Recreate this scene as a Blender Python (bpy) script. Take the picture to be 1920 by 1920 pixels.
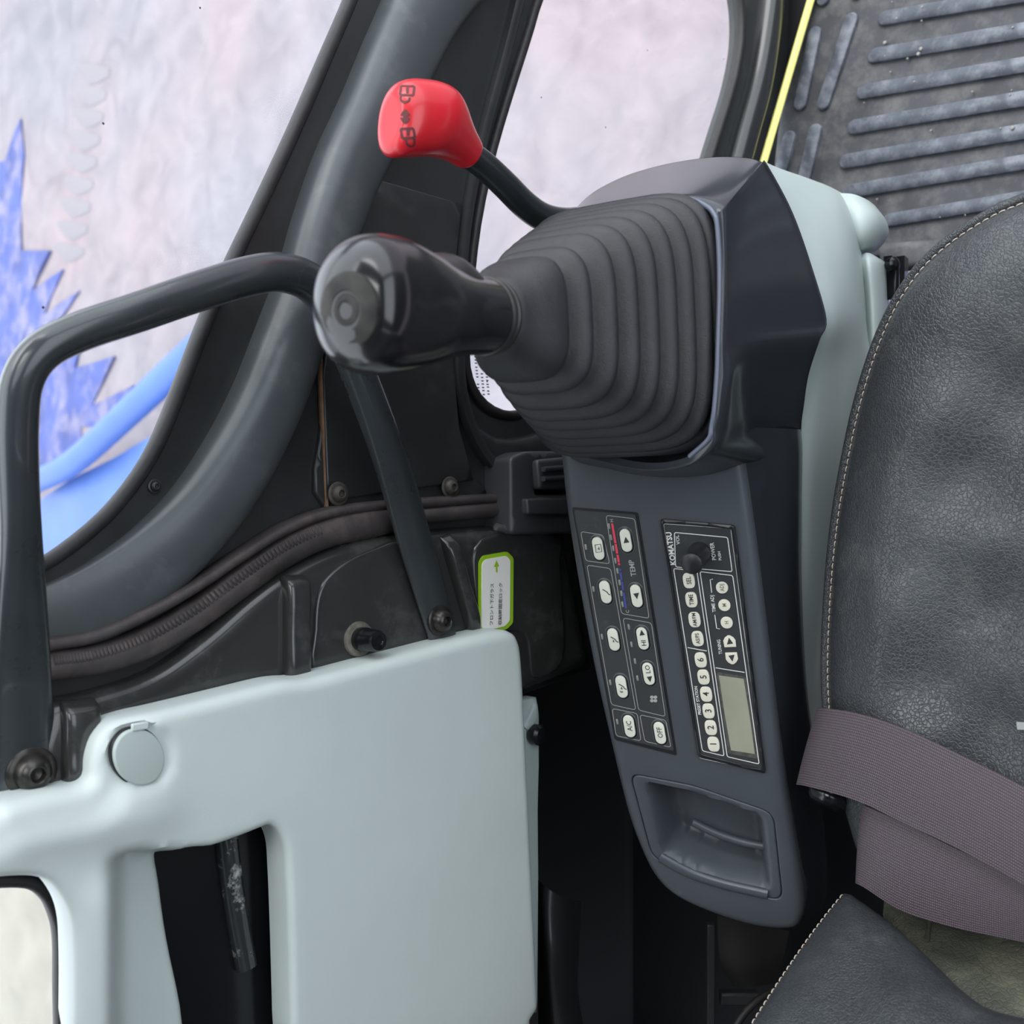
import bpy, bmesh, math, random
import numpy as np
from mathutils import Vector, Matrix
from mathutils.geometry import delaunay_2d_cdt
from mathutils.bvhtree import BVHTree
random.seed(4)
rng = np.random.default_rng(7)
scene = bpy.context.scene
COL = scene.collection
for o in list(bpy.data.objects):
    bpy.data.objects.remove(o)

# ------------------------------------------------------------------ frames
# Survey axes used for measuring: x = across, y = away, z = cab forward.
# The cab itself stands upright in the world: world X = cab forward,
# world Y = cab left, world Z = up.  (The phone was held sideways, looking
# 45 degrees down at the left wall from above the seat.)
K = 1920.0
H = 2.30                      # lens height above the yard
R2 = math.sqrt(0.5)
def W(p):
    p = np.asarray(p, float)
    x, y, z = p[..., 0], p[..., 1], p[..., 2]
    return np.stack([z, (y-x)*R2, -(x+y)*R2 + H], -1)
def from_world(v):
    v = np.asarray(v, float); X, Y, Z = v[..., 0], v[..., 1], v[..., 2]-H
    return np.stack([(-Z-Y)*R2, (Y-Z)*R2, X], -1)
def Wd(v):
    x, y, z = v
    return Vector((z, (y-x)*R2, -(x+y)*R2))

# ------------------------------------------------------------------ camera
cam_d = bpy.data.cameras.new('camera')
cam = bpy.data.objects.new('camera', cam_d); COL.objects.link(cam)
cam_d.sensor_width = 36; cam_d.lens = 36; cam_d.clip_start = 0.02
rx, up, fw = Wd((1,0,0)), Wd((0,0,1)), Wd((0,1,0))
m = Matrix.Identity(4)
for i in range(3):
    m[i][0] = rx[i]; m[i][1] = up[i]; m[i][2] = -fw[i]
m[2][3] = H
cam.matrix_world = m
cam_d.dof.use_dof = True; cam_d.dof.focus_distance = 0.72; cam_d.dof.aperture_fstop = 9.5
scene.camera = cam

# ------------------------------------------------------------------ light
world = bpy.data.worlds.new('overcast_sky'); scene.world = world
world.use_nodes = True
wn = world.node_tree.nodes; wl = world.node_tree.links
bg = wn['Background']
bg.inputs['Color'].default_value = (0.86, 0.93, 1.0, 1); bg.inputs['Strength'].default_value = 2.25
sun_d = bpy.data.lights.new('sun', 'SUN'); sun_d.energy = 2.2; sun_d.angle = math.radians(50)
sun_d.color = (1.0, 0.96, 0.92)
sun = bpy.data.objects.new('sun', sun_d); COL.objects.link(sun)
sun.rotation_euler = Vector((0.55, -0.12, 0.83)).to_track_quat('Z', 'Y').to_euler()
vs = scene.view_settings
vs.view_transform = 'Standard'; vs.look = 'None'; vs.gamma = 1; vs.exposure = 0.42
vs.use_curve_mapping = False

# ------------------------------------------------------------------ materials
def lin(c):
    c = c/255.0
    return c/12.92 if c <= 0.04045 else ((c+0.055)/1.055)**2.4
def rgb(r, g, b): return (lin(r), lin(g), lin(b), 1)
MATS = {}
def mat(name, col, rough=0.5, metal=0.0, spec=0.5, var=0.0, vscale=20, bump=0.0, bscale=200, bdet=3,
        coat=0.0, rvar=0.0, kind='noise', col2=None, stretch=None, dust_or_light=None):
    if name in MATS: return MATS[name]
    M = bpy.data.materials.new(name); M.use_nodes = True
    nt = M.node_tree; N = nt.nodes; L = nt.links
    b = N['Principled BSDF']
    b.inputs['Base Color'].default_value = col
    b.inputs['Roughness'].default_value = rough
    b.inputs['Metallic'].default_value = metal
    b.inputs['Specular IOR Level'].default_value = spec
    b.inputs['Coat Weight'].default_value = coat
    b.inputs['Coat Roughness'].default_value = 0.08
    tc = N.new('ShaderNodeTexCoord'); src = tc.outputs['Object']
    if stretch:
        mp = N.new('ShaderNodeMapping'); mp.inputs['Scale'].default_value = stretch
        L.new(src, mp.inputs['Vector']); src = mp.outputs['Vector']
    if var > 0 or rvar > 0:
        n = N.new('ShaderNodeTexNoise'); n.inputs['Scale'].default_value = vscale
        n.inputs['Detail'].default_value = 5; n.inputs['Roughness'].default_value = 0.6
        L.new(src, n.inputs['Vector'])
        if var > 0:
            mx = N.new('ShaderNodeMix'); mx.data_type = 'RGBA'
            c2 = col2 if col2 else tuple(min(1, c*(1+var)) for c in col[:3])+(1,)
            c1 = tuple(c*(1-var) for c in col[:3])+(1,) if not col2 else col
            mx.inputs['A'].default_value = c1; mx.inputs['B'].default_value = c2
            rp = N.new('ShaderNodeValToRGB')
            rp.color_ramp.elements[0].position = 0.32; rp.color_ramp.elements[1].position = 0.68
            L.new(n.outputs['Fac'], rp.inputs['Fac']); L.new(rp.outputs['Color'], mx.inputs['Factor'])
            L.new(mx.outputs['Result'], b.inputs['Base Color'])
            cur = mx.outputs['Result']
        if rvar > 0:
            mr = N.new('ShaderNodeMapRange')
            mr.inputs['To Min'].default_value = max(0.02, rough-rvar); mr.inputs['To Max'].default_value = rough+rvar
            L.new(n.outputs['Fac'], mr.inputs['Value']); L.new(mr.outputs['Result'], b.inputs['Roughness'])
    if dust_or_light:  # pale blotches: dust, and on a few materials painted light
        dcol, dscale, lo, hi = dust_or_light
        n3 = N.new('ShaderNodeTexNoise'); n3.inputs['Scale'].default_value = dscale
        n3.inputs['Detail'].default_value = 8; n3.inputs['Roughness'].default_value = 0.7
        L.new(src, n3.inputs['Vector'])
        r3 = N.new('ShaderNodeValToRGB'); r3.color_ramp.elements[0].position = lo; r3.color_ramp.elements[1].position = hi
        L.new(n3.outputs['Fac'], r3.inputs['Fac'])
        m3 = N.new('ShaderNodeMix'); m3.data_type = 'RGBA'; m3.inputs['B'].default_value = dcol
        m3.inputs['A'].default_value = col
        if b.inputs['Base Color'].is_linked:
            L.new(b.inputs['Base Color'].links[0].from_socket, m3.inputs['A'])
        L.new(r3.outputs['Color'], m3.inputs['Factor']); L.new(m3.outputs['Result'], b.inputs['Base Color'])
    if bump > 0:
        if kind == 'leather':
            t = N.new('ShaderNodeTexVoronoi'); t.feature = 'DISTANCE_TO_EDGE'; t.inputs['Scale'].default_value = bscale
            dn = N.new('ShaderNodeTexNoise'); dn.inputs['Scale'].default_value = bscale*0.6; dn.inputs['Detail'].default_value = 4
            L.new(src, dn.inputs['Vector'])
            vm = N.new('ShaderNodeVectorMath'); vm.operation = 'SCALE'; vm.inputs['Scale'].default_value = 1.6/bscale
            L.new(dn.outputs['Color'], vm.inputs[0])
            va = N.new('ShaderNodeVectorMath'); va.operation = 'ADD'
            L.new(src, va.inputs[0]); L.new(vm.outputs['Vector'], va.inputs[1]); L.new(va.outputs['Vector'], t.inputs['Vector'])
            cl = N.new('ShaderNodeMapRange'); cl.inputs['From Max'].default_value = 0.16
            L.new(t.outputs['Distance'], cl.inputs['Value'])
            n2 = N.new('ShaderNodeTexNoise'); n2.inputs['Scale'].default_value = bscale*0.22; n2.inputs['Detail'].default_value = 5
            L.new(src, n2.inputs['Vector'])
            ad = N.new('ShaderNodeMath'); ad.operation = 'MULTIPLY_ADD'; ad.inputs[1].default_value = 2.2
            L.new(n2.outputs['Fac'], ad.inputs[0]); L.new(cl.outputs['Result'], ad.inputs[2])
            hs = ad.outputs[0]
        elif kind == 'weave':
            w1 = N.new('ShaderNodeTexWave'); w1.inputs['Scale'].default_value = bscale; w1.bands_direction = 'X'
            w2 = N.new('ShaderNodeTexWave'); w2.inputs['Scale'].default_value = bscale*0.8; w2.bands_direction = 'Y'
            L.new(tc.outputs['UV'], w1.inputs['Vector']); L.new(tc.outputs['UV'], w2.inputs['Vector'])
            mu = N.new('ShaderNodeMath'); mu.operation = 'MULTIPLY'
            L.new(w1.outputs['Fac'], mu.inputs[0]); L.new(w2.outputs['Fac'], mu.inputs[1]); hs = mu.outputs[0]
            mxw = N.new('ShaderNodeMix'); mxw.data_type = 'RGBA'
            mxw.inputs['A'].default_value = tuple(c*0.55 for c in col[:3])+(1,)
            mxw.inputs['B'].default_value = tuple(min(1, c*1.45) for c in col[:3])+(1,)
            L.new(hs, mxw.inputs['Factor']); L.new(mxw.outputs['Result'], b.inputs['Base Color'])
        else:
            t = N.new('ShaderNodeTexNoise'); t.inputs['Scale'].default_value = bscale; t.inputs['Detail'].default_value = bdet
            L.new(src, t.inputs['Vector']); hs = t.outputs['Fac']
        bp = N.new('ShaderNodeBump'); bp.inputs['Strength'].default_value = bump; bp.inputs['Distance'].default_value = 0.001
        L.new(hs, bp.inputs['Height']); L.new(bp.outputs['Normal'], b.inputs['Normal'])
    MATS[name] = M
    return M

def glass_mat():
    M = bpy.data.materials.new('dusty_glass'); M.use_nodes = True
    nt = M.node_tree; N = nt.nodes; L = nt.links
    N.remove(N['Principled BSDF']); out = N['Material Output']
    tr = N.new('ShaderNodeBsdfTransparent'); tr.inputs['Color'].default_value = (0.97, 0.975, 0.985, 1)
    gl = N.new('ShaderNodeBsdfGlossy'); gl.inputs['Roughness'].default_value = 0.03
    fr = N.new('ShaderNodeFresnel'); fr.inputs['IOR'].default_value = 1.25
    m1 = N.new('ShaderNodeMixShader'); L.new(fr.outputs[0], m1.inputs[0]); L.new(tr.outputs[0], m1.inputs[1]); L.new(gl.outputs[0], m1.inputs[2])
    df = N.new('ShaderNodeBsdfDiffuse'); df.inputs['Color'].default_value = rgb(136, 133, 137)
    sp = N.new('ShaderNodeBsdfDiffuse'); sp.inputs['Color'].default_value = rgb(90, 88, 92)
    tc = N.new('ShaderNodeTexCoord')
    n = N.new('ShaderNodeTexNoise'); n.inputs['Scale'].default_value = 9; n.inputs['Detail'].default_value = 7
    L.new(tc.outputs['Object'], n.inputs['Vector'])
    mr = N.new('ShaderNodeMapRange'); mr.inputs['From Min'].default_value = 0.35; mr.inputs['From Max'].default_value = 0.75
    mr.inputs['To Min'].default_value = 0.04; mr.inputs['To Max'].default_value = 0.22
    L.new(n.outputs['Fac'], mr.inputs['Value'])
    m2 = N.new('ShaderNodeMixShader'); L.new(mr.outputs[0], m2.inputs[0]); L.new(m1.outputs[0], m2.inputs[1]); L.new(df.outputs[0], m2.inputs[2])
    v = N.new('ShaderNodeTexVoronoi'); v.inputs['Scale'].default_value = 45
    L.new(tc.outputs['Object'], v.inputs['Vector'])
    lt = N.new('ShaderNodeMath'); lt.operation = 'LESS_THAN'; lt.inputs[1].default_value = 0.035
    L.new(v.outputs['Distance'], lt.inputs[0])
    m3 = N.new('ShaderNodeMixShader'); L.new(lt.outputs[0], m3.inputs[0]); L.new(m2.outputs[0], m3.inputs[1]); L.new(sp.outputs[0], m3.inputs[2])
    L.new(m3.outputs[0], out.inputs['Surface'])
    return M

def ground_mat():
    M = bpy.data.materials.new('pale_yard'); M.use_nodes = True
    nt = M.node_tree; N = nt.nodes; L = nt.links
    b = N['Principled BSDF']; b.inputs['Roughness'].default_value = 0.9; b.inputs['Specular IOR Level'].default_value = 0.1
    tc = N.new('ShaderNodeTexCoord')
    n1 = N.new('ShaderNodeTexNoise'); n1.inputs['Scale'].default_value = 0.9; n1.inputs['Detail'].default_value = 2
    n2 = N.new('ShaderNodeTexNoise'); n2.inputs['Scale'].default_value = 4.5; n2.inputs['Detail'].default_value = 8; n2.inputs['Roughness'].default_value = 0.62
    n2.inputs['Distortion'].default_value = 0.6
    L.new(tc.outputs['Object'], n1.inputs['Vector']); L.new(tc.outputs['Object'], n2.inputs['Vector'])
    r1 = N.new('ShaderNodeValToRGB'); e = r1.color_ramp.elements
    e[0].position = 0.35; e[0].color = rgb(137, 135, 140); e[1].position = 0.65; e[1].color = rgb(149, 138, 141)
    L.new(n1.outputs['Fac'], r1.inputs['Fac'])
    r2 = N.new('ShaderNodeValToRGB'); e = r2.color_ramp.elements
    e[0].position = 0.28; e[0].color = (0.70, 0.71, 0.75, 1); e[1].position = 0.62; e[1].color = (1.06, 1.05, 1.06, 1)
    L.new(n2.outputs['Fac'], r2.inputs['Fac'])
    mx = N.new('ShaderNodeMix'); mx.data_type = 'RGBA'; mx.blend_type = 'MULTIPLY'; mx.inputs['Factor'].default_value = 0.8
    L.new(r1.outputs['Color'], mx.inputs['A']); L.new(r2.outputs['Color'], mx.inputs['B'])
    L.new(mx.outputs['Result'], b.inputs['Base Color'])
    bp = N.new('ShaderNodeBump'); bp.inputs['Strength'].default_value = 0.5; bp.inputs['Distance'].default_value = 0.05
    L.new(n2.outputs['Fac'], bp.inputs['Height']); L.new(bp.outputs['Normal'], b.inputs['Normal'])
    return M

M_wall = mat('charcoal_paint', rgb(42, 44, 44), 0.32, var=0.25, vscale=12, rvar=0.08, bump=0.05, bscale=60,
             dust_or_light=(rgb(86, 88, 86), 14, 0.58, 0.98))
M_wall2 = mat('charcoal_sheet', rgb(50, 51, 50), 0.22, var=0.2, vscale=9, rvar=0.1, bump=0.08, bscale=25, coat=0.3,
              dust_or_light=(rgb(100, 100, 98), 18, 0.55, 0.95))
M_tube = mat('pillar_paint', rgb(74, 79, 82), 0.33, var=0.15, vscale=15, rvar=0.06, coat=0.0, dust_or_light=(rgb(112, 114, 116), 20, 0.55, 0.9))
M_rubber = mat('black_rubber', rgb(38, 36, 37), 0.55, var=0.3, vscale=60, bump=0.2, bscale=300)
M_seal = mat('dusty_rubber', rgb(62, 57, 57), 0.6, var=0.35, vscale=25, bump=0.25, bscale=250, dust_or_light=(rgb(110, 96, 94), 30, 0.5, 0.85))
M_black = mat('black_floor_and_shade', rgb(14, 16, 20), 0.7)  # black of floor and seat base; paints the shade in the cavity
M_blackgloss = mat('black_gloss', rgb(20, 22, 24), 0.2, bump=0.06, bscale=120)
M_handle = mat('handle_enamel', rgb(52, 57, 60), 0.28, var=0.15, vscale=14, coat=0.4, rvar=0.08)
M_bolt = mat('bolt_steel', rgb(62, 60, 57), 0.3, metal=0.6, var=0.4, vscale=150)
M_grey = mat('pale_green_plastic', rgb(207, 217, 215), 0.42, var=0.05, vscale=5, bump=0.06, bscale=900, rvar=0.05)
M_cream = mat('pale_cover_plastic', rgb(176, 188, 186), 0.45, var=0.04, vscale=6, bump=0.05, bscale=900)
M_cons = mat('console_plastic', rgb(70, 75, 81), 0.40, var=0.08, vscale=8, bump=0.10, bscale=1400, rvar=0.05,
             dust_or_light=(rgb(118, 126, 138), 35, 0.66, 1.0))
M_hood = mat('hood_plastic', rgb(47, 51, 56), 0.20, spec=0.4, var=0.06, vscale=8, coat=0.12)
M_boot = mat('boot_rubber', rgb(44, 44, 48), 0.48, var=0.12, vscale=40, bump=0.22, bscale=900, bdet=2, kind='leather')
M_grip = mat('grip_plastic', rgb(30, 30, 33), 0.19, coat=0.2, rvar=0.05, vscale=30, var=0.2)
M_gripcap = mat('worn_grip_cap', rgb(18, 18, 19), 0.6, spec=0.3, var=0.35, vscale=70, bump=0.1, bscale=300, col2=rgb(58, 56, 52))
M_gripmatte = mat('grip_matte', rgb(44, 42, 42), 0.38, bump=0.15, bscale=500)
M_red = mat('red_plastic', rgb(204, 32, 44), 0.30, var=0.10, vscale=25, coat=0.2)
M_redmark = mat('knob_mark', rgb(92, 30, 34), 0.6)
M_lever = mat('lever_black', rgb(36, 41, 44), 0.30, coat=0.2)
M_leather = mat('black_leather', rgb(60, 63, 66), 0.29, var=0.15, vscale=10, bump=0.42, bscale=400, kind='leather', rvar=0.10,
                dust_or_light=(rgb(92, 94, 93), 26, 0.54, 0.9))
M_leather_lit = mat('greenish_lit_leather', rgb(86, 88, 78), 0.45, var=0.25, vscale=18, bump=0.4, bscale=260, kind='leather',
                 dust_or_light=(rgb(150, 148, 122), 22, 0.5, 0.85))  # greenish light on the backrest centre is put into this leather's colour
M_stitch = mat('beige_thread', rgb(196, 184, 170), 0.8)
M_belt = mat('belt_webbing', rgb(96, 84, 92), 0.6, bump=0.5, bscale=25, kind='weave')
M_panel = mat('panel_black', rgb(56, 59, 61), 0.34, var=0.1, vscale=40, dust_or_light=(rgb(96, 98, 96), 60, 0.6, 1.0))
M_panelrim = mat('panel_rim', rgb(30, 32, 35), 0.3)
M_btn = mat('button_ivory', rgb(226, 228, 212), 0.5)
M_btn2 = mat('button_cream', rgb(226, 222, 205), 0.5)
M_print = mat('print_grey', rgb(168, 168, 162), 0.6)
M_white = mat('print_white', rgb(228, 228, 222), 0.6)
M_ink = mat('print_ink', rgb(50, 52, 50), 0.6)
M_redp = mat('print_red', rgb(226, 70, 92), 0.6)
M_bluep = mat('print_blue', rgb(70, 76, 150), 0.6)
M_lcd = mat('lcd_screen', rgb(152, 154, 136), 0.25, var=0.08, vscale=30)
M_mat = mat('rubber_floor_mat', rgb(64, 65, 70), 0.6, var=0.25, vscale=14, bump=0.4, bscale=120, dust_or_light=(rgb(106, 105, 104), 28, 0.46, 0.76))
M_rib = mat('mat_rib', rgb(78, 83, 93), 0.55, var=0.3, vscale=25, bump=0.4, bscale=150, dust_or_light=(rgb(128, 132, 140), 45, 0.46, 0.72))
M_grit = mat('grit', rgb(150, 148, 142), 0.9)
M_yellow = mat('yellow_strip', rgb(255, 250, 150), 0.5)
M_green = mat('sticker_green', rgb(150, 192, 38), 0.45)
M_stick = mat('sticker_white', rgb(240, 238, 232), 0.45)
M_blue = mat('blue_tarp', rgb(54, 70, 138), 0.6, var=0.3, vscale=4, dust_or_light=(rgb(116, 113, 142), 5, 0.46, 0.62), bump=0.3, bscale=10)
M_blue2 = mat('blue_paint', rgb(70, 105, 176), 0.45, var=0.08, vscale=6)
M_rust = mat('rust_line', rgb(128, 96, 72), 0.8, var=0.4, vscale=60)
M_pale = mat('pale_sheet', rgb(150, 150, 178), 0.5)
M_glass = glass_mat()
M_ground = ground_mat()

# ------------------------------------------------------------------ geometry helpers
def ray(px, py):
    px = np.asarray(px, float); py = np.asarray(py, float)
    return np.stack([(px-960)/K, np.ones_like(px), (960-py)/K], -1)
def P(px, py, d): return ray(px, py)*d
def unit(v):
    v = np.asarray(v, float); return v/np.linalg.norm(v)
class Plane:
    def __init__(s, p0, n, e1=None):
        s.p0 = np.asarray(p0, float); s.n = unit(n)
        if e1 is None:
            e1 = np.array([1., 0, 0])
        e1 = e1 - s.n*np.dot(e1, s.n); s.e1 = unit(e1); s.e2 = np.cross(s.n, s.e1)
        if s.e2[2] < 0: s.e2 = -s.e2
    def hit(s, px, py, off=0.0):
        r = ray(px, py); t = (np.dot(s.p0, s.n)+off)/(r@s.n)
        return r*np.asarray(t)[..., None]
    def ab(s, pts):
        q = np.asarray(pts)-s.p0; return np.stack([q@s.e1, q@s.e2], -1)
    def S(s, ab, h=0.0):
        ab = np.asarray(ab, float); h = np.asarray(h, float)
        return s.p0 + ab[..., :1]*s.e1 + ab[..., 1:2]*s.e2 + np.broadcast_to(h, ab.shape[:-1])[..., None]*s.n
    def off(s, o): return Plane(s.p0+s.n*o, s.n, s.e1)
def proj(S):
    S = np.asarray(S); return 960+K*S[..., 0]/S[..., 1], 960-K*S[..., 2]/S[..., 1]

def cr(pts, n=6, closed=False):
    """Catmull-Rom through pts (any dimension)."""
    p = np.asarray(pts, float)
    N = len(p); out = []
    seg = N if closed else N-1
    for i in range(seg):
        if closed:
            a, b, c, d = p[(i-1) % N], p[i], p[(i+1) % N], p[(i+2) % N]
        else:
            b, c = p[i], p[i+1]
            a = p[i-1] if i > 0 else 2*b-c
            d = p[i+2] if i+2 < N else 2*c-b
        for k in range(n):
            t = k/n
            out.append(0.5*((2*b)+(c-a)*t+(2*a-5*b+4*c-d)*t*t+(3*b-a-3*c+d)*t**3))
    if not closed: out.append(p[-1])
    return np.array(out)

def link(name, me, loc, parent):
    o = bpy.data.objects.new(name, me); COL.objects.link(o)
    if parent is not None:
        o.parent = parent; loc = Vector(loc)-world_loc(parent)
    o.location = loc
    return o
def world_loc(o):
    v = Vector(o.location); p = o.parent
    while p: v += Vector(p.location); p = p.parent
    return v
def obj(name, vS, faces, material, parent=None, smooth=True, sharp=40, base=False, uv=None):
    w = W(np.asarray(vS, float).reshape(-1, 3))
    c = (w.min(0)+w.max(0))/2
    if parent is None: c[2] = w[:, 2].min()
    me = bpy.data.meshes.new(name)
    me.from_pydata((w-c).tolist(), [], [list(map(int, f)) for f in faces])
    me.validate(); me.update()
    bm = bmesh.new(); bm.from_mesh(me); bmesh.ops.recalc_face_normals(bm, faces=bm.faces); bm.to_mesh(me); bm.free()
    if smooth:
        me.polygons.foreach_set('use_smooth', [True]*len(me.polygons)); me.set_sharp_from_angle(angle=math.radians(sharp))
    if uv is not None:
        l = me.uv_layers.new(name='UVMap')
        for lp in me.loops: l.data[lp.index].uv = uv[lp.vertex_index]
    me.materials.append(material)
    return link(name, me, c.tolist(), parent)
def tag(o, label, cat=None, group=None, kind=None):
    o['label'] = label
    if cat: o['category'] = cat
    if group: o['group'] = group
    if kind: o['kind'] = kind
    return o
def thing(name, label, cat, at, group=None, kind=None):
    o = bpy.data.objects.new(name, None); COL.objects.link(o); o.empty_display_size = 0.02
    o.location = W(np.asarray(at, float)).tolist()
    return tag(o, label, cat, group, kind)

def inside(poly, pts):
    x, y = pts[:, 0], pts[:, 1]; r = np.zeros(len(pts), bool)
    a = poly; b = np.roll(poly, -1, 0)
    for (x1, y1), (x2, y2) in zip(a, b):
        if y1 == y2: continue
        c = ((y1 > y) != (y2 > y)) & (x < (x2-x1)*(y-y1)/(y2-y1)+x1)
        r ^= c
    return r
def segdist(poly, pts):
    a = poly; b = np.roll(poly, -1, 0); best = np.full(len(pts), 1e9)
    for p, q in zip(a, b):
        d = q-p; L2 = (d@d) or 1e-12
        t = np.clip(((pts-p)@d)/L2, 0, 1)
        best = np.minimum(best, np.linalg.norm(pts-(p+t[:, None]*d), axis=1))
    return best
def resample(ab, step):
    out = []; n = len(ab)
    for i in range(n):
        p, q = ab[i], ab[(i+1) % n]; L = np.linalg.norm(q-p); k = max(1, int(math.ceil(L/step)))
        for j in range(k): out.append(p+(q-p)*j/k)
    out = np.array(out)
    keep = [0]
    for i in range(1, len(out)):
        if np.linalg.norm(out[i]-out[keep[-1]]) > step*0.05: keep.append(i)
    return out[keep]
def molded(name, outer, holes, pl, material, parent=None, hf=None, thick=0.01, er=0.004, er_h=None, step=0.01, base_off=0.0, uvs=None, jitter=0.0):
    """A moulded sheet: outline and holes given on plane pl, relief by hf, rolled edges, real thickness."""
    er_h = er if er_h is None else er_h
    o2 = resample(pl.ab(pl.hit(*np.asarray(outer, float).T)), step)
    h2 = [resample(pl.ab(pl.hit(*np.asarray(h, float).T)), step*0.8) for h in holes]
    loops = [o2]+h2
    pts = []; edges = []
    for lp in loops:
        s = len(pts); n = len(lp); pts += lp.tolist(); edges += [(s+i, s+(i+1) % n) for i in range(n)]
    extra = []
    for li, lp in enumerate(loops):
        r = er if li == 0 else er_h
        if r <= 0: continue
        t = np.roll(lp, -1, 0)-np.roll(lp, 1, 0); t /= np.linalg.norm(t, axis=1)[:, None]+1e-12
        nn = np.stack([-t[:, 1], t[:, 0]], 1)
        for f in (0.12, 0.35, 0.65, 1.0):
            for sgn in (1, -1): extra.append((lp+nn*sgn*r*f, r*f))
    mn, mx = o2.min(0), o2.max(0)
    gx, gy = np.meshgrid(np.arange(mn[0], mx[0], step), np.arange(mn[1], mx[1], step)); gx = gx+(np.arange(gx.shape[0]) % 2)[:, None]*step/2
    g = np.stack([gx.ravel(), gy.ravel()], 1)
    def valid(q, tol):
        ok = inside(o2, q)
        for h in h2: ok &= ~inside(h, q)
        d = segdist(o2, q)
        for h in h2: d = np.minimum(d, segdist(h, q))
        return q[ok & (d > tol)]
    for q, dd in extra: pts += valid(q, dd*0.9).tolist()
    pts += valid(g, max(er, step*0.4)*1.02).tolist()
    res = delaunay_2d_cdt([Vector(p) for p in pts], edges, [], 0, 1e-7)
    v2 = np.array([tuple(v) for v in res[0]]); tri = np.array([tuple(f) for f in res[2] if len(f) == 3])
    c = v2[tri].mean(1)
    ok = inside(o2, c)
    for h in h2: ok &= ~inside(h, c)
    ar = np.abs(np.cross(v2[tri[:, 1]]-v2[tri[:, 0]], v2[tri[:, 2]]-v2[tri[:, 0]]))
    tri = tri[ok & (ar > 1e-12)]
    d0 = segdist(o2, v2); hh = np.full(len(v2), base_off)
    if er > 0:
        k = np.clip(er-d0, 0, er); hh -= er-np.sqrt(np.maximum(er*er-k*k, 0))
    for h in h2:
        if er_h > 0:
            k = np.clip(er_h-segdist(h, v2), 0, er_h); hh -= er_h-np.sqrt(np.maximum(er_h**2-k*k, 0))
    if hf is not None:
        px, py = proj(pl.S(v2)); hh = hh+hf(px, py, d0)
    V = pl.S(v2, hh)
    from collections import Counter
    cnt = Counter()
    for f in tri:
        for a, b in ((f[0], f[1]), (f[1], f[2]), (f[2], f[0])): cnt[(min(a, b), max(a, b))] += 1
    be = [e for e, n in cnt.items() if n == 1]
    bv = sorted({i for e in be for i in e}); idx = {v: len(V)+i for i, v in enumerate(bv)}
    low = pl.S(v2[bv], np.minimum(hh[bv], base_off)-thick)
    faces = tri.tolist()+[[a, b, idx[b], idx[a]] for a, b in be]
    allv = np.vstack([V, low])
    uv = None
    if uvs is not None:
        full = np.vstack([v2, v2[bv]]); uv = [tuple(x) for x in uvs(full)]
    return obj(name, allv, faces, material, parent, sharp=50, uv=uv)

def gridsurf(name, rows, material, parent=None, nu=5, nv=5, closed_u=False, closed_v=False, px=True, sharp=60):
    """Smooth surface through a control grid (rows of (px,py,depth) survey points or S points)."""
    g = np.array([[P(*c) if px else c for c in r] for r in rows], float)
    a = np.array([cr(r, nv, closed_v) for r in g])
    b = np.stack([cr(a[:, j], nu, closed_u) for j in range(a.shape[1])], 1)
    n, mm = b.shape[:2]; f = []
    for i in range(n if closed_u else n-1):
        for j in range(mm if closed_v else mm-1):
            i2, j2 = (i+1) % n, (j+1) % mm
            f.append((i*mm+j, i*mm+j2, i2*mm+j2, i2*mm+j))
    return obj(name, b.reshape(-1, 3), f, material, parent, sharp=sharp)
def solidify(o, t):
    md = o.modifiers.new('thickness', 'SOLIDIFY'); md.thickness = t; md.offset = 0

def sweep_data(path, prof, ref, scales=None, n=6, smooth=True, caps=True):
    path = np.asarray(path, float)
    sc = np.ones((len(path), 2)) if scales is None else np.asarray(scales, float)
    if smooth:
        d = cr(np.hstack([path, sc]), n); path, sc = d[:, :3], d[:, 3:]
    T = np.gradient(path, axis=0); T /= np.linalg.norm(T, axis=1)[:, None]
    prof = np.asarray(prof, float); V = []
    for p, t, s in zip(path, T, sc):
        b = unit(np.cross(t, ref)); nn = np.cross(b, t)
        V.append(p+prof[:, :1]*s[0]*b+prof[:, 1:]*s[1]*nn)
    V = np.array(V); k = len(prof); f = []
    for i in range(len(path)-1):
        for j in range(k): f.append((i*k+j, i*k+(j+1) % k, (i+1)*k+(j+1) % k, (i+1)*k+j))
    if caps: f.append(list(range(k))[::-1]); f.append([(len(path)-1)*k+j for j in range(k)])
    return V.reshape(-1, 3), f
def sweep(name, path, prof, ref, material, parent=None, scales=None, n=6, smooth=True, sharp=50):
    v, f = sweep_data(path, prof, ref, scales, n, smooth); return obj(name, v, f, material, parent, sharp=sharp)
def circ(r, k=16): return [(r*math.cos(2*math.pi*i/k), r*math.sin(2*math.pi*i/k)) for i in range(k)]
def superel(a, b, e, k=32):
    out = []
    for i in range(k):
        t = 2*math.pi*i/k; c, s = math.cos(t), math.sin(t)
        out.append((a*math.copysign(abs(c)**(2/e), c), b*math.copysign(abs(s)**(2/e), s)))
    return out
def loft(name, secs, material, parent=None, caps=True, sharp=50):
    secs = np.asarray(secs, float); n, k = secs.shape[:2]; f = []
    for i in range(n-1):
        for j in range(k): f.append((i*k+j, i*k+(j+1) % k, (i+1)*k+(j+1) % k, (i+1)*k+j))
    if caps: f.append(list(range(k))); f.append([(n-1)*k+j for j in range(k)])
    return obj(name, secs.reshape(-1, 3), f, material, parent, sharp=sharp)
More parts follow.
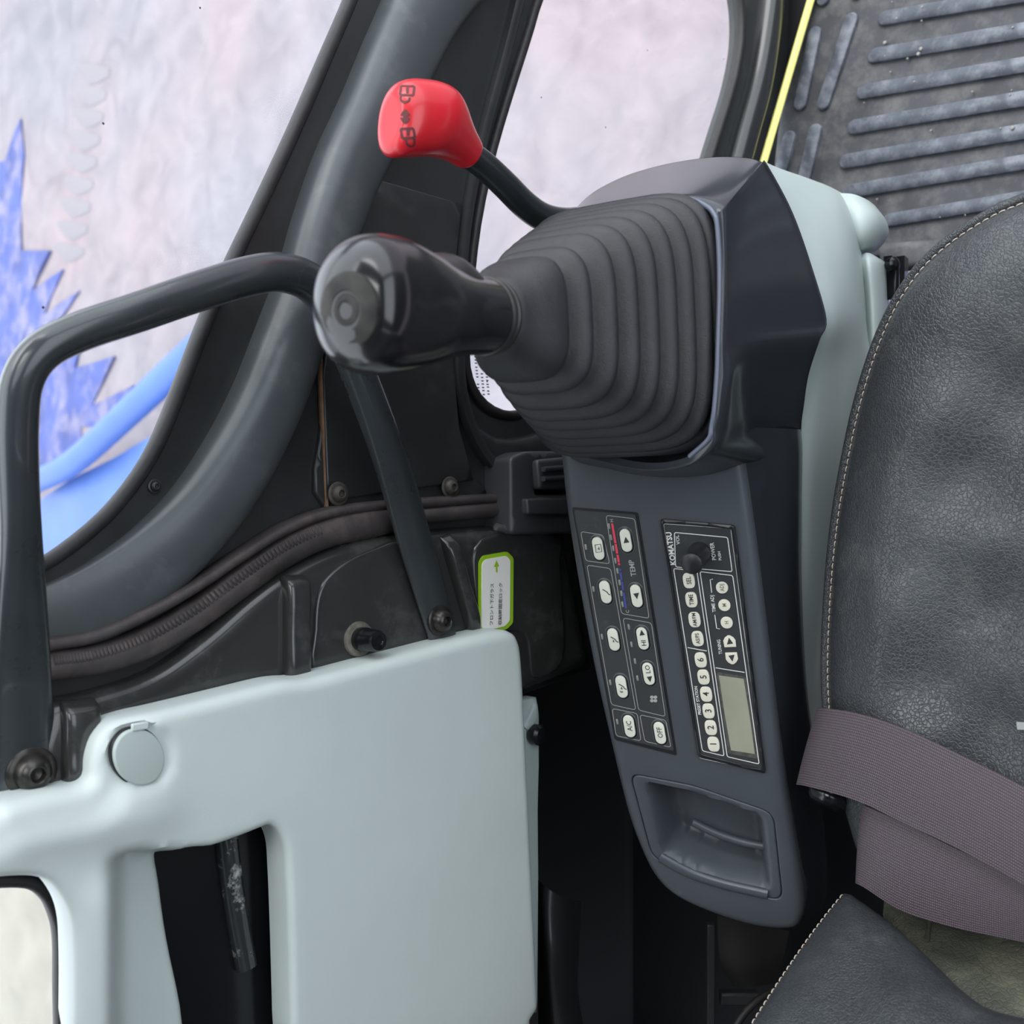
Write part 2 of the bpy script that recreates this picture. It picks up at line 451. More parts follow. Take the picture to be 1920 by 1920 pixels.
def lathe(name, c, axis, prof, material, parent=None, k=24, sharp=35):
    """prof: list of (radius, distance along axis)"""
    a = unit(axis); u = unit(np.cross(a, [0.3, 0.2, 0.9])); v = np.cross(a, u)
    ang = np.arange(k)*2*math.pi/k
    secs = [np.asarray(c)+a*h+r*(np.cos(ang)[:, None]*u+np.sin(ang)[:, None]*v) for r, h in prof]
    return loft(name, secs, material, parent, sharp=sharp)
def box_S(c, ax, ay, az):
    """box from centre and three half vectors"""
    c, ax, ay, az = map(np.asarray, (c, ax, ay, az)); v = []
    for i in (-1, 1):
        for j in (-1, 1):
            for k in (-1, 1): v.append(c+i*ax+j*ay+k*az)
    return v, [(0, 1, 3, 2), (4, 6, 7, 5), (0, 4, 5, 1), (2, 3, 7, 6), (0, 2, 6, 4), (1, 5, 7, 3)]
def bevel(o, w, seg=2):
    md = o.modifiers.new('bevel', 'BEVEL'); md.width = w; md.segments = seg; md.limit_method = 'ANGLE'; md.angle_limit = math.radians(40)
    return o
def join(parts):
    V = []; F = []
    for v, f in parts:
        s = len(V); V += [tuple(x) for x in np.asarray(v).reshape(-1, 3)]; F += [[i+s for i in q] for q in f]
    return V, F
def plate(name, pl, ab, h0, h1, er, material, parent=None, k=3):
    """convex flat piece standing on pl between heights h0 and h1 with a rolled top edge"""
    ab = np.asarray(ab, float); c = ab.mean(0); R = np.linalg.norm(ab-c, axis=1).mean()
    rings = [(ab, h0)]
    for i in range(k+1):
        a = i/k*math.pi/2
        rings.append((c+(ab-c)*(1-er*(1-math.cos(a))/R), h1-er+er*math.sin(a)))
    secs = [pl.S(q, h) for q, h in rings]
    return loft(name, secs, material, parent, sharp=50)
def rr(corners, r, k=4):
    """rounded polygon from corner points"""
    c = np.asarray(corners, float); n = len(c); out = []
    for i in range(n):
        p, a, b = c[i], c[i-1], c[(i+1) % n]
        u, v = a-p, b-p; lu, lv = np.linalg.norm(u), np.linalg.norm(v); q = min(r, lu*0.45, lv*0.45)
        s, e = p+u/lu*q, p+v/lv*q
        for j in range(k+1):
            t = j/k; out.append((1-t)**2*s+2*t*(1-t)*p+t*t*e)
    return np.array(out)
def ribbon_data(pl, pts_px, w, h=0.0003, closed=True, n0=0.0):
    p = pl.ab(pl.hit(*np.asarray(pts_px, float).T))
    if closed: t = np.roll(p, -1, 0)-np.roll(p, 1, 0)
    else: t = np.gradient(p, axis=0)
    t /= np.linalg.norm(t, axis=1)[:, None]+1e-12; nn = np.stack([-t[:, 1], t[:, 0]], 1)*w/2
    A, B = pl.S(p+nn, n0+h), pl.S(p-nn, n0+h); V = np.vstack([A, B]); n = len(p)
    return V, [(i, (i+1) % n, n+(i+1) % n, n+i) for i in range(n if closed else n-1)]
def text_data(pl, px, py, body, size_px, dirpx=(0.17, -1), h=0.0004, sx=1.0, shear=0.0, bold=0.014):
    c = bpy.data.curves.new('t', 'FONT'); c.body = body; c.size = 1; c.align_x = 'CENTER'; c.align_y = 'CENTER'
    c.shear = shear; c.offset = bold; c.resolution_u = 2
    o = bpy.data.objects.new('t', c); COL.objects.link(o)
    dg = bpy.context.evaluated_depsgraph_get(); me = bpy.data.meshes.new_from_object(o.evaluated_get(dg))
    v = np.array([tuple(x.co) for x in me.vertices]).reshape(-1, 3); f = [list(q.vertices) for q in me.polygons]
    bpy.data.objects.remove(o); bpy.data.curves.remove(c); bpy.data.meshes.remove(me)
    o0 = pl.ab(pl.hit(px, py)); d1 = pl.ab(pl.hit(px+dirpx[0], py+dirpx[1]))-o0; ex = d1/np.linalg.norm(d1)
    d2 = pl.ab(pl.hit(px-dirpx[1]*-1, py+dirpx[0]))-o0
    ey = np.array([-ex[1], ex[0]])
    if np.dot(ey, pl.ab(pl.hit(px+dirpx[1], py-dirpx[0]))-o0) < 0: ey = -ey
    s = size_px*pl.hit(px, py)[1]/K
    ab = o0+v[:, :1]*s*sx*ex+v[:, 1:2]*s*ey
    return pl.S(ab, h), f
def rotbox_ab(pl, px, py, dirpx, hl, hw, e=2.6, k=24):
    """rounded lozenge around a pixel, long axis along dirpx, half sizes in px"""
    o0 = pl.ab(pl.hit(px, py)); s = pl.hit(px, py)[1]/K
    d1 = pl.ab(pl.hit(px+dirpx[0], py+dirpx[1]))-o0; ex = d1/np.linalg.norm(d1); ey = np.array([-ex[1], ex[0]])
    return np.array([o0+a*s*ex+b*s*ey for a, b in superel(hl, hw, e, k)])
def capsule_ab(pl, px, py, dirpx, hl, hw, k=8):
    o0 = pl.ab(pl.hit(px, py)); s = pl.hit(px, py)[1]/K
    d1 = pl.ab(pl.hit(px+dirpx[0], py+dirpx[1]))-o0; ex = d1/np.linalg.norm(d1); ey = np.array([-ex[1], ex[0]])
    pts = [((hl-hw)+hw*math.cos(t), hw*math.sin(t)) for t in np.linspace(-math.pi/2, math.pi/2, k)]
    pts += [(-(hl-hw)+hw*math.cos(t), hw*math.sin(t)) for t in np.linspace(math.pi/2, 3*math.pi/2, k)]
    return np.array([o0+a*s*ex+b*s*ey for a, b in pts])
def sstep(x, a, b):
    t = np.clip((x-a)/(b-a), 0, 1); return t*t*(3-2*t)
def bolt(name, c, n, r, parent, material=None, hgt=None):
    """domed socket bolt with washer"""
    material = material or M_bolt; hgt = hgt or r*0.45
    return lathe(name, c, n, [(r, 0), (r, r*0.12), (r*0.93, r*0.18), (r*0.74, r*0.2), (r*0.72, r*0.3), (r*0.62, hgt*1.1), (r*0.42, hgt*1.45),
                              (r*0.34, hgt*1.5), (r*0.30, hgt*1.45), (r*0.27, hgt*0.8), (r*0.02, hgt*0.7)], material, parent, k=24)

# ------------------------------------------------------------------ reference planes of the cab
CW = 0.854
NW = np.array([R2, -R2, 0])                 # left wall, facing into the cab
WALL = Plane(np.array([0, CW, 0]), NW)
FL = 1.486
FLOOR = Plane(np.array([0, FL, 0]), np.array([-R2, -R2, 0]))
GROUND = Plane(np.array([0, H/R2, 0]), np.array([-R2, -R2, 0]))
def WP(px, py, off=0.0): return WALL.hit(px, py, off)

# ------------------------------------------------------------------ the yard outside
gp = GROUND.ab(GROUND.hit(960, 960))
ext = 30
gv = GROUND.S(np.array([(-ext, -ext), (ext, -ext), (ext, ext), (-ext, ext)])+gp)
g = obj('ground', gv, [(0, 1, 2, 3)], M_ground, smooth=False)
tag(g, 'pale mottled yard ground seen through the cab windows', 'ground', kind='structure')

# blue sheet and painted rails lying in the yard
def ground_sheet(name, pts, hgt, thick, material, step=0.06, wob=0.02):
    pl = GROUND.off(hgt)
    f1, f2, f3 = rng.uniform(0, 6, 3)
    def hf(px, py, d): return wob*(np.sin(px/23+f1)+np.sin(py/31+f2)+np.sin((px+py)/17+f3))
    return molded(name, pts, [], pl, material, None, hf=hf, thick=thick, er=0, step=step)
tarp = ground_sheet('tarpaulin', [(-260, 150), (-60, 330), (8, 300), (38, 222), (44, 290), (36, 380), (40, 470), (95, 470), (70, 520), (60, 545), (118, 505),
      (92, 560), (82, 590), (148, 545), (105, 610), (100, 640), (160, 600), (140, 690), (215, 668), (190, 720), (170, 760), (250, 722), (215, 775), (190, 800),
      (150, 800), (150, 850), (60, 930), (-260, 980)], 0.012, 0.008, M_blue, wob=.004)
tag(tarp, 'blue tarpaulin with ragged spiky edge on the ground outside', 'tarpaulin')
pipe = sweep('pipe', [GROUND.hit(60, 905, .29), GROUND.hit(135, 868, .29), GROUND.hit(250, 765, .29), GROUND.hit(330, 690, .29), GROUND.hit(420, 610, .29)],
             circ(0.062, 20), np.array([-R2, -R2, 0]), M_blue2)
tag(pipe, 'light blue round pipe lying above the blue beam outside', 'pipe')
beam = ground_sheet('steel_beam', [(-100, 1010), (60, 948), (130, 900), (245, 838), (420, 760), (430, 900), (300, 985), (120, 1090), (-100, 1200)], 0.22, 0.18, M_blue2, 0.12, 0.006)
tag(beam, 'broad light blue beam seen low in the large side window', 'beam')
sand = ground_sheet('sand_patch', cr([(-260, 1560), (-60, 1540), (120, 1560), (260, 1600), (330, 1760), (300, 2000), (100, 2100), (-260, 2100)], 4, True), 0.03, 0.03, mat('cream_sand', rgb(138, 135, 125), .9, var=.12, vscale=3, bump=.5, bscale=12), 0.06, .012)
tag(sand, 'cream sand patch on the ground outside the rear corner window', 'sand')
# faint tyre track lugs pressed in the yard
trk = thing('tyre_track', 'row of faint curved tyre lug marks in the pale yard', 'track', GROUND.hit(165, 300))
M_track = mat('compressed_yard', rgb(131, 127, 132), 0.95)
for i in range(9):
    yy = 130+i*42; xx = 190-i*6
    pts = [GROUND.hit(xx-40, yy-6, .002), GROUND.hit(xx-15, yy+8, .003), GROUND.hit(xx+15, yy+6, .002)]
    sweep('lug_mark', pts, superel(.05, .003, 2, 10), np.array([-R2, -R2, 0]), M_track, trk, scales=[(.3, .5), (1, 1), (.4, .5)])

# ------------------------------------------------------------------ left wall of the cab
holeA = cr([(-260, -280), (200, -285), (700, -270), (735, -180), (690, -85), (657, 0), (618, 90), (560, 225), (500, 355), (440, 480), (390, 590), (340, 720), (295, 830), (250, 905), (195, 970),
            (130, 1025), (75, 1060), (0, 1085), (-120, 1100), (-240, 1060)], 5, True)
holeB = cr([(1010, -10), (985, 70), (945, 195), (915, 300), (890, 420), (876, 540), (868, 660), (878, 720), (905, 760), (945, 779), (990, 772), (1080, 735),
            (1180, 640), (1260, 500), (1310, 360), (1345, 250), (1375, 150), (1388, 60), (1378, -30), (1330, -120), (1180, -150), (1060, -110)], 5, True)
holeC = cr([(-140, 1668), (-40, 1652), (45, 1650), (84, 1672), (105, 1712), (114, 1760), (115, 1850), (113, 2000), (75, 2100), (-140, 2100), (-170, 1900)], 5, True)
outerW = [(-300, -600), (1560, -600), (1452, 330), (1400, 820), (1068, 840), (1060, 985), (1112, 1255), (985, 1302), (985, 2250), (-300, 2250)]
def wall_relief(px, py, d):
    # broad recessed pressing in the middle of the sheet between the windows
    return -0.004*sstep(px, 610, 640)*sstep(960-py, 20, 60)*(1-sstep(px, 850, 880))
wall = molded('wall_left', outerW, [holeA, holeB, holeC], WALL, M_wall, None, thick=0.010, er=0.003, er_h=0.004, step=0.012)
tag(wall, 'charcoal painted steel side wall of the cab with two windows', 'wall', kind='structure')

# rounded tube pillar between the two windows
tp = [(1130, -420), (905, -130), (800, 0), (742, 110), (690, 225), (640, 330), (600, 440), (570, 545), (530, 655), (490, 760), (440, 860), (375, 960), (290, 1050), (180, 1130), (60, 1185), (-80, 1215)]
def tubeprof(k=18):
    return [(a, max(-.35, b)) for a, b in superel(1, 1, 2.7, 28)]
half = [92, 90, 86, 82, 78, 76, 74, 74, 76, 78, 80, 82, 84, 86, 88, 88]
pts = [WP(x, y, 0.0) for x, y in tp]
hts = [.026]*10+[.025, .021, .015, .010, .007, .006]
sc = [(h_*p[1]/K*.88, t_) for h_, p, t_ in zip(half, pts, hts)]
sweep('pillar_tube', pts, tubeprof(), NW, M_tube, wall, scales=sc, n=6)
# dark rubber edging of the windows
def seal(name, hole, w, hgt, parent, off=0.004):
    loop = WALL.hit(*np.asarray(hole).T, off); loop = np.vstack([loop, loop[:1]])
    return sweep(name, loop[::2] if len(loop) % 2 else loop, superel(w, hgt, 3, 10), NW, M_rubber, parent, n=1, smooth=False)
for i, (hl, lab) in enumerate(((holeA, 'large dusty glass side window above the black grab handle'), (holeB, 'dusty glass door window behind the joystick boot'),
                        (holeC, 'dusty glass rear corner window inside the pale trim panel'))):
    pl = WALL.off(-0.007)
    wdw = molded('window_%d' % (i+1), WALLpx if False else [tuple(q) for q in np.stack(proj(WALL.S(WALL.ab(WALL.hit(*hl.T))*1.0)), -1)], [], pl, M_glass, None, thick=0.004, er=0, step=0.2)
    tag(wdw, lab, 'window', kind='structure')
    seal('window_seal', hl, 0.0042, 0.0060, wdw, -0.001)
# inspection text etched on the glass of the door window
pg = WALL.off(-0.0055); parts = []
for x0, ln in ((891, 12), (900, 12), (909, 12)):
    for k_ in range(ln):
        yy = 668+k_*6.4+random.uniform(0, 1.5)
        if random.random() < .86:
            parts.append(ribbon_data(pg, [(x0+k_*.6-2.2, yy), (x0+k_*.6+2.2, yy+.3)], .0011, .0003, False))
v, f = join(parts); obj('etched_print', v, f, mat('etch', rgb(160, 142, 148), .7), bpy.data.objects['window_2'], smooth=False)

# thin rusted seam lines, panel joints
def wall_line(name, pts, w, hgt, material, parent=wall, off=0.001, n=5):
    return sweep(name, [WP(x, y, off) for x, y in pts], superel(w, hgt, 2.5, 8), NW, material, parent, n=n)
wall_line('seam', [(832, -20), (800, 70), (745, 190), (690, 300), (668, 340), (650, 405), (628, 470)], .0022, .002, M_rust, off=.004)
wall_line('seam', [(598, 640), (602, 760), (607, 860), (611, 950)], .0014, .003, M_rust, off=.003)
# folded sheet between the tube and the door window, with lap joints
fs = molded('pillar_sheet', cr([(850, -60), (985, -60), (972, 60), (930, 190), (897, 300), (870, 420), (858, 540), (852, 660), (856, 800), (880, 880), (900, 935),
                                (612, 955), (604, 780), (600, 650), (625, 480), (660, 400), (678, 340), (760, 180)], 4, True), [], WALL.off(.004), M_wall, wall, thick=.006, er=.0025, step=.012)
molded('lap_plate', [(690, 330), (868, 382), (853, 520), (850, 650), (862, 800), (890, 900), (615, 940), (606, 700), (640, 430)], [], WALL.off(.007), M_wall, wall, thick=.004, er=.0015, step=.015)
wall_line('edge_fold', [(975, -20), (940, 120), (905, 250), (878, 380), (864, 500), (860, 620), (862, 720), (882, 800), (915, 860), (960, 900)], .005, .005, M_wall, off=.006)
# lower corner gusset behind the joystick
molded('corner_gusset', cr([(870, 745), (905, 800), (960, 822), (1060, 800), (1120, 800), (1120, 880), (1000, 905), (930, 880), (890, 830)], 4, True), [], WALL.off(.008), M_wall, wall, thick=.008, er=.006, step=.01)
for (x, y) in ((633, 926), (843, 914)):
    bolt('bolt', WP(x, y, .009), NW, .0085, wall, mat('dusty_bolt', rgb(74, 70, 64), .5, metal=.3, var=.3, vscale=200))
bolt('bolt', WP(290, 912, .001), NW, .0045, wall, M_wall)

# door sill under the door window (rounded dark sill tube along the floor)
sp = [(1510, -500), (1462, -200), (1442, -40), (1430, 60), (1413, 160), (1386, 260), (1358, 360), (1320, 480)]
pts = [WP(x, y, 0.0) for x, y in sp]
sweep('sill_tube', pts, tubeprof(), NW, mat('sill_paint', rgb(38, 40, 42), .25, coat=.3), wall, scales=[(27*p[1]/K, .020) for p in pts])

# pressed dark lower sheet
lo_out = cr([(90, 1318), (180, 1300), (290, 1262), (390, 1192), (470, 1122), (530, 1078), (600, 1040), (680, 1012), (760, 1000), (860, 990), (960, 985), (1058, 985)], 4).tolist() + \
    [(1112, 1250), (985, 1302), (985, 1420), (400, 1560), (60, 1560), (60, 1400)]
lower = molded('pressed_sheet', lo_out, [], WALL.off(.016), M_wall2, wall, thick=.02, er=.012, step=.008)
for pp_, hw_ in (([(549, 1078), (549, 1100), (549, 1180), (549, 1262), (549, 1300)], 26), ([(832, 1004), (838, 1030), (858, 1100), (876, 1160), (890, 1205)], 15), ([(146, 1312), (146, 1335), (146, 1400), (146, 1455), (144, 1482)], 34)):
    q_ = [WP(x, y, .014) for x, y in pp_]
    sweep('pressed_rib', q_, superel(1, 1, 4.5, 28), NW, M_wall2, wall, scales=[(hw_*p[1]/K*(.9 if k_ in (0, 4) else 1), .002 if k_ in (0, 4) else .011) for k_, p in enumerate(q_)], n=6)
molded('pressed_field', cr([(600, 1105), (640, 1060), (700, 1030), (760, 1018), (790, 1100), (815, 1180), (780, 1215), (600, 1262), (590, 1180)], 4, True), [], WALL.off(.018), M_wall2, wall, thick=.004, er=.003, step=.01)
molded('pressed_field', cr([(905, 1010), (1040, 1000), (1052, 1060), (1056, 1120), (1056, 1240), (1000, 1270), (985, 1190), (920, 1180), (890, 1100)], 4, True), [], WALL.off(.018), M_wall2, wall, thick=.004, er=.0025, step=.01)

# cavity beside the console, its deep shade painted as flat black sides
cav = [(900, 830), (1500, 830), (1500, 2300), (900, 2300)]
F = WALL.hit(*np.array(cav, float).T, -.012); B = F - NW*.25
obj('cavity_shade', np.vstack([F, B]), [(4, 5, 6, 7), (0, 1, 5, 4), (1, 2, 6, 5), (2, 3, 7, 6), (3, 0, 4, 7)], M_black, wall, smooth=False)
# rear wall of the cab, behind the seat
z0 = -.62; q = []
for (x, y) in ((FL/2-CW/2, FL/2+CW/2), (FL/2+.35, FL/2-.35), (-.1, -.8+.0), (-.95, -.1)): q.append((x, y, z0))
rw = obj('wall_rear', np.array(q+[(a, b, c-.03) for a, b, c in q]), [(0, 1, 2, 3), (7, 6, 5, 4), (0, 4, 5, 1), (1, 5, 6, 2), (2, 6, 7, 3), (3, 7, 4, 0)], M_wall, smooth=False)
tag(rw, 'charcoal rear wall of the cab behind the seat backrest', 'wall', kind='structure')

# cab roof out of view, added for contrast; hatch opening lets sky light in
o_ = [(-.65, -.62), (1.0, -.62), (1.0, .60), (-.65, .60)]; i_ = [(-.05, -.20), (.50, -.20), (.50, .34), (-.05, .34)]
cv_ = [(x, y, z) for z in (2.80, 2.83) for lp in (o_, i_) for x, y in lp]
cf_ = []
for b_ in (0, 8):
    for k_ in range(4): cf_.append((b_+k_, b_+(k_+1) % 4, b_+4+(k_+1) % 4, b_+4+k_))
for b_ in (0, 4):
    for k_ in range(4): cf_.append((b_+k_, b_+(k_+1) % 4, b_+8+(k_+1) % 4, b_+8+k_))
ceil_ = obj('ceiling', from_world(cv_), cf_, mat('roof_lining', rgb(70, 72, 74), .6), smooth=False)
tag(ceil_, 'unseen dark cab ceiling, square hatch opening added to let light in', 'ceiling', kind='structure')

# right cab wall out of view, added with its opening to shape reflections
ro = [(-.65, 1.25), (1.0, 1.25), (1.0, 2.80), (-.65, 2.80)]; ri = [(-.35, 1.92), (.88, 1.92), (.80, 2.70), (-.25, 2.70)]
cv_ = [(x, y, z) for y in (-.60, -.63) for lp in (ro, ri) for x, z in lp]
wr = obj('wall_right', from_world(cv_), cf_, M_wall, smooth=False)
tag(wr, 'unseen charcoal right cab wall with wide opening, added to shape reflections', 'wall', kind='structure')

# ------------------------------------------------------------------ floor, mat
def flr(px, py, h=0.0): return FLOOR.hit(px, py, h)
a0, a1 = flr(1478, 0), flr(1478, 0)
fv = []
for (s, z) in ((-.02, .95), (.95, .95), (.95, -.62), (-.02, -.62)):
    b = np.array([FL/2-CW/2, FL/2+CW/2, 0]); fv.append(b+np.array([R2, -R2, 0])*s+np.array([0, 0, z]))
fv = np.array(fv); fl = obj('floor', np.vstack([fv, fv+np.array([R2, R2, 0])*.03]), [(0, 1, 2, 3), (7, 6, 5, 4), (0, 4, 5, 1), (1, 5, 6, 2), (2, 6, 7, 3), (3, 7, 4, 0)], M_black, smooth=False)
tag(fl, 'black cab floor under the ribbed rubber mat', 'floor', kind='structure')
mt = thing('floor_mat', 'dirty grey ribbed rubber floor mat in front of the seat', 'mat', flr(1700, 200))
molded('mat_base', [(1640, -440), (2250, -440), (2250, 480), (1560, 480), (1465, 440), (1440, 300), (1490, 120)], [], FLOOR.off(.004), M_mat, mt, thick=.004, er=.002, step=.03)
NF = np.array([-R2, -R2, 0])
def rib(pts, hw):
    a, b = np.array(pts[0], float), np.array(pts[1], float); L = np.linalg.norm(b-a)
    ab = capsule_ab(FLOOR, *((a+b)/2), (b-a), L/2, hw)
    plate('rib', FLOOR, ab, .004, .0085, .002, M_rib, mt)
for (x, y, hw) in ((1760, -320, 14), (1735, -245, 14), (1712, -170, 14), (1690, -98, 14), (1672, -30, 14), (1640, 42, 14), (1619, 112, 14.5), (1596, 180, 14.5), (1578, 246, 14.5), (1562, 310, 14.5), (1570, 366, 14), (1655, 418, 13)):
    rib([(x, y), (2200, y-.165*(2200-x))], hw)
for a, b in (((1535, 58), (1505, 205)), ((1603, 36), (1548, 202)), ((1553, -60), (1548, 14)), ((1625, -90), (1610, 0)), ((1488, 250), (1468, 330)), ((1536, 238), (1512, 345))):
    rib([a, b], 13)
for i in range(60):
    x, y = random.uniform(1560, 1900), random.uniform(0, 420)
    c = flr(x, y, .0085); s = random.choice([.0008, .001, .0012, .0022])
    if i < 26: lathe('grit', c, NF, [(s*.6, -.003), (s, s*.1), (s*.8, s*.8), (s*.1, s)], M_grit, mt, k=6)
ys = sweep('trim_1', [flr(1646, -420, .014), flr(1556, -120, .014), flr(1520, 0, .014), WP(1473, 160, .014), WP(1430, 308, .014), WP(1402, 405, .014)], superel(.0042, .004, 4, 12), unit(NF+NW), M_yellow, n=3)
tag(ys, 'thin bright yellow edge strip along the door sill', 'trim', kind='structure')
# step edge beyond the mat and the pale seat plinth seen past the cushion
sill = molded('floor_step', [(1640, 455), (1990, 430), (1990, 500), (1650, 500)], [], FLOOR.off(.03), M_mat, None, thick=.03, er=.006, step=.02)
tag(sill, 'dark floor step edge between the ribbed mat and the seat', 'step')
sr = thing('seat_rail', 'pale metal seat rail with black slots beside the cushion front', 'rail', P(1705, 505, .98))
v, f = box_S(P(1760, 548, .96), np.array([.045, -.03, 0]), np.array([.01, .012, 0]), np.array([0, 0, .020])); obj('rail_body', v, f, M_pale, sr, smooth=False)
for x in (1692, 1668):
    v, f = box_S(P(x, 520, .93), np.array([.003, -.002, 0]), np.array([.004, .006, 0]), np.array([0, 0, .018])); obj('slot', v, f, M_blackgloss, sr, smooth=False)

# ------------------------------------------------------------------ rubber seal running along the wall
NSEAL = NW
ds = thing('door_seal', 'ribbed black rubber weather seal curving along the side wall', 'seal', WP(500, 1050))
s1 = [(-60, 1256), (40, 1252), (105, 1245), (180, 1235), (270, 1205), (360, 1155), (450, 1090), (530, 1035), (610, 998), (700, 978), (770, 968), (860, 960), (960, 952), (1070, 945)]
pts = [WP(x, y, .005) for x, y in s1]
sweep('seal_bulb', pts, superel(1, 1, 2.2, 14), NW, M_seal, ds, scales=[(30*p[1]/K*(.55 if x > 750 else 1), .012) for (x, y), p in zip(s1, pts)])
s2 = [(-60, 1222), (40, 1214), (105, 1205), (180, 1190), (270, 1150), (360, 1100), (450, 1040), (530, 992), (610, 962), (700, 950), (790, 943), (880, 937), (1060, 930)]
sweep('seal_lip', [WP(x, y, .006) for x, y in s2], superel(.0042, .009, 2.5, 12), NW, M_seal, ds)
parts = []
sp_ = cr(s1, 12)
for i in range(0, 72, 1):
    x, y = sp_[i+24]; x2, y2 = sp_[i+25]
    t = np.array([x2-x, y2-y]); t /= np.linalg.norm(t); nn = np.array([-t[1], t[0]])
    a = [WP(*(np.array((x, y))+nn*w_), .0170-.00007*abs(w_+3)**1.5) for w_ in (-15, -8, 0, 8)]
    parts.append(sweep_data(a, superel(.0010, .0006, 2, 6), NW, n=2))
v, f = join(parts); o = obj('seal_knurl', v, f, M_seal, ds); o['kind'] = 'stuff'

# ------------------------------------------------------------------ pale trim panel
TP = WALL.off(.045)
tpo = [(-200, 1560), (-60, 1530)]+cr([(0, 1524), (14, 1513), (60, 1500), (110, 1489), (160, 1480), (180, 1464), (184, 1430), (196, 1390), (222, 1360), (262, 1345), (340, 1326), (440, 1301),
       (520, 1281), (552, 1276), (590, 1272), (700, 1243), (800, 1217), (880, 1196), (935, 1184), (962, 1184), (977, 1200), (984, 1240), (990, 1350)], 3).tolist() + \
    [(997, 1500), (1006, 1700), (1015, 1893), (1000, 1915), (1012, 2200), (-200, 2200)]
slot = cr([(341, 1602), (400, 1588), (450, 1571), (490, 1555), (508, 1549), (525, 1560), (537, 1590), (541, 1640), (545, 1740), (550, 1920), (553, 2080), (480, 2120), (410, 2080), (388, 1920), (362, 1790), (348, 1690)], 4, True)
winC = cr([(-160, 1672), (-40, 1653), (40, 1645), (88, 1652), (120, 1685), (138, 1730), (143, 1800), (143, 1920), (140, 2080), (-160, 2100)], 4, True)
def tp_relief(px, py, d):
    h = np.zeros_like(px)
    # hollow between the window ridge and the slot
    h -= .030*sstep(px, 190, 290)*sstep(py, 1588, 1625+.0*px)*(1-sstep(px, 400, 470)*0)*(1-sstep(px+(-.05)*(py-1600), 420, 500))
    # rounded ridge beside the window
    h += .004*np.exp(-((px-190)/32)**2)*sstep(py, 1620, 1700)
    # upper left shelf steps back
    h -= .005*(1-sstep(d, .010, .026))*(1-sstep(px, 215, 300))*(1-sstep(py, 1620, 1680))
    # dimple around the round cap
    r = np.hypot((px-268)/58, (py-1419)/62); h -= .0035*(1-sstep(r, .92, 1.06))
    # arm bulge along the handle
    h += .005*np.exp(-((py-1560+.12*px)/50)**2)*(1-sstep(px, 260, 380))*sstep(px, -50, 30)
    return h
panel = thing('trim_panel', 'pale grey green moulded trim panel with slot and round cap', 'panel', WP(600, 1850, .045))
molded('panel_shell', tpo, [slot, winC], TP, M_grey, panel, hf=tp_relief, thick=.020, er=.008, er_h=.005, step=.0042)
c = np.array([(262+50*math.cos(t)+4*math.sin(t), 1420+56*math.sin(t)) for t in np.linspace(0, 2*math.pi, 40, endpoint=False)])
plate('cap_gap', TP, TP.ab(TP.hit(*c.T)), -.006, -.0028, .0005, M_blackgloss, panel)
c2 = np.array([262, 1420])+(c-np.array([262, 1420]))*.95
cap = plate('round_cap', TP, TP.ab(TP.hit(*c2.T)), -.006, .0002, .0012, mat('cap_plastic', rgb(186, 198, 195), .45), panel)
v, f = box_S(TP.hit(262, 1362, -.0002), TP.e1*.005, TP.e2*.0022, TP.n*.0012); bevel(obj('cap_notch', v, f, M_grey, panel), .0008)
# dark glossy channel behind the slot
ch = molded('slot_channel', [(215, 1480), (620, 1480), (640, 2200), (215, 2200)], [], WALL.off(.008), M_blackgloss, wall, thick=.006, er=.004, step=.02)
pts = [WP(x, y, .010) for x, y in ((424, 1555), (428, 1600), (438, 1680), (450, 1750), (462, 1812))]
sweep('channel_strip', pts, superel(.0070, .006, 2.6, 16), NW, mat('glinting_black_gloss', rgb(46, 49, 51), .10, coat=.8, bump=.25, bscale=120, dust_or_light=(rgb(190, 194, 194), 70, .55, .7)), wall)  # pale blotches paint white glints onto the glossy strip
# small bracket with a black knob just behind the panel edge
br = thing('trim_bracket', 'narrow pale bracket with black knob behind the panel edge', 'bracket', WP(1000, 1880, .02))
molded('bracket_plate', [(960, 1318), (1008, 1308), (1012, 1340), (1012, 1440), (1010, 1520), (1011, 1640), (1009, 1900), (960, 1900)], [], WALL.off(.022), M_cream, br, thick=.012, er=.002, step=.012)
molded('bracket_rib', [(985, 1362), (1007, 1312), (1010, 1345), (995, 1372)], [], WALL.off(.026), M_cream, br, thick=.006, er=.002, step=.01)
lathe('bracket_knob', WP(997, 1376, .022), unit(NW+np.array([.2, 0, 0])), [(.007, 0), (.0085, .003), (.0085, .008), (.0065, .0105), (.001, .0115)], M_blackgloss, br)

# ------------------------------------------------------------------ sticker
ST = WALL.off(.0195)
stk = thing('warning_sticker', 'white sticker with lime green border and black Japanese text', 'sticker', WP(930, 1187, .019))
sc_ = [(905, 1042), (951, 1034), (963, 1046), (962, 1168), (950, 1180), (905, 1190), (897, 1180), (898, 1054)]
molded('sticker_border', rr(sc_, 5), [], ST, M_green, stk, thick=.0008, er=0, step=.02)
si = [(910, 1049), (950, 1042), (957, 1050), (956, 1164), (947, 1174), (909, 1183), (903, 1177), (904, 1057)]
molded('sticker_face', rr(si, 5), [], ST.off(.0005), M_stick, stk, thick=.0006, er=0, step=.02)
sd = (.02, -1)
v, f = join([text_data(ST.off(.0006), 922, 1133, 'フロント下ガラス', 10.0, sd, sx=1.0), text_data(ST.off(.0006), 938, 1132, '収納時固定ロック', 10.0, sd, sx=1.0)])
obj('sticker_text', v, f, M_ink, stk, smooth=False)
pa = ST.off(.0009)
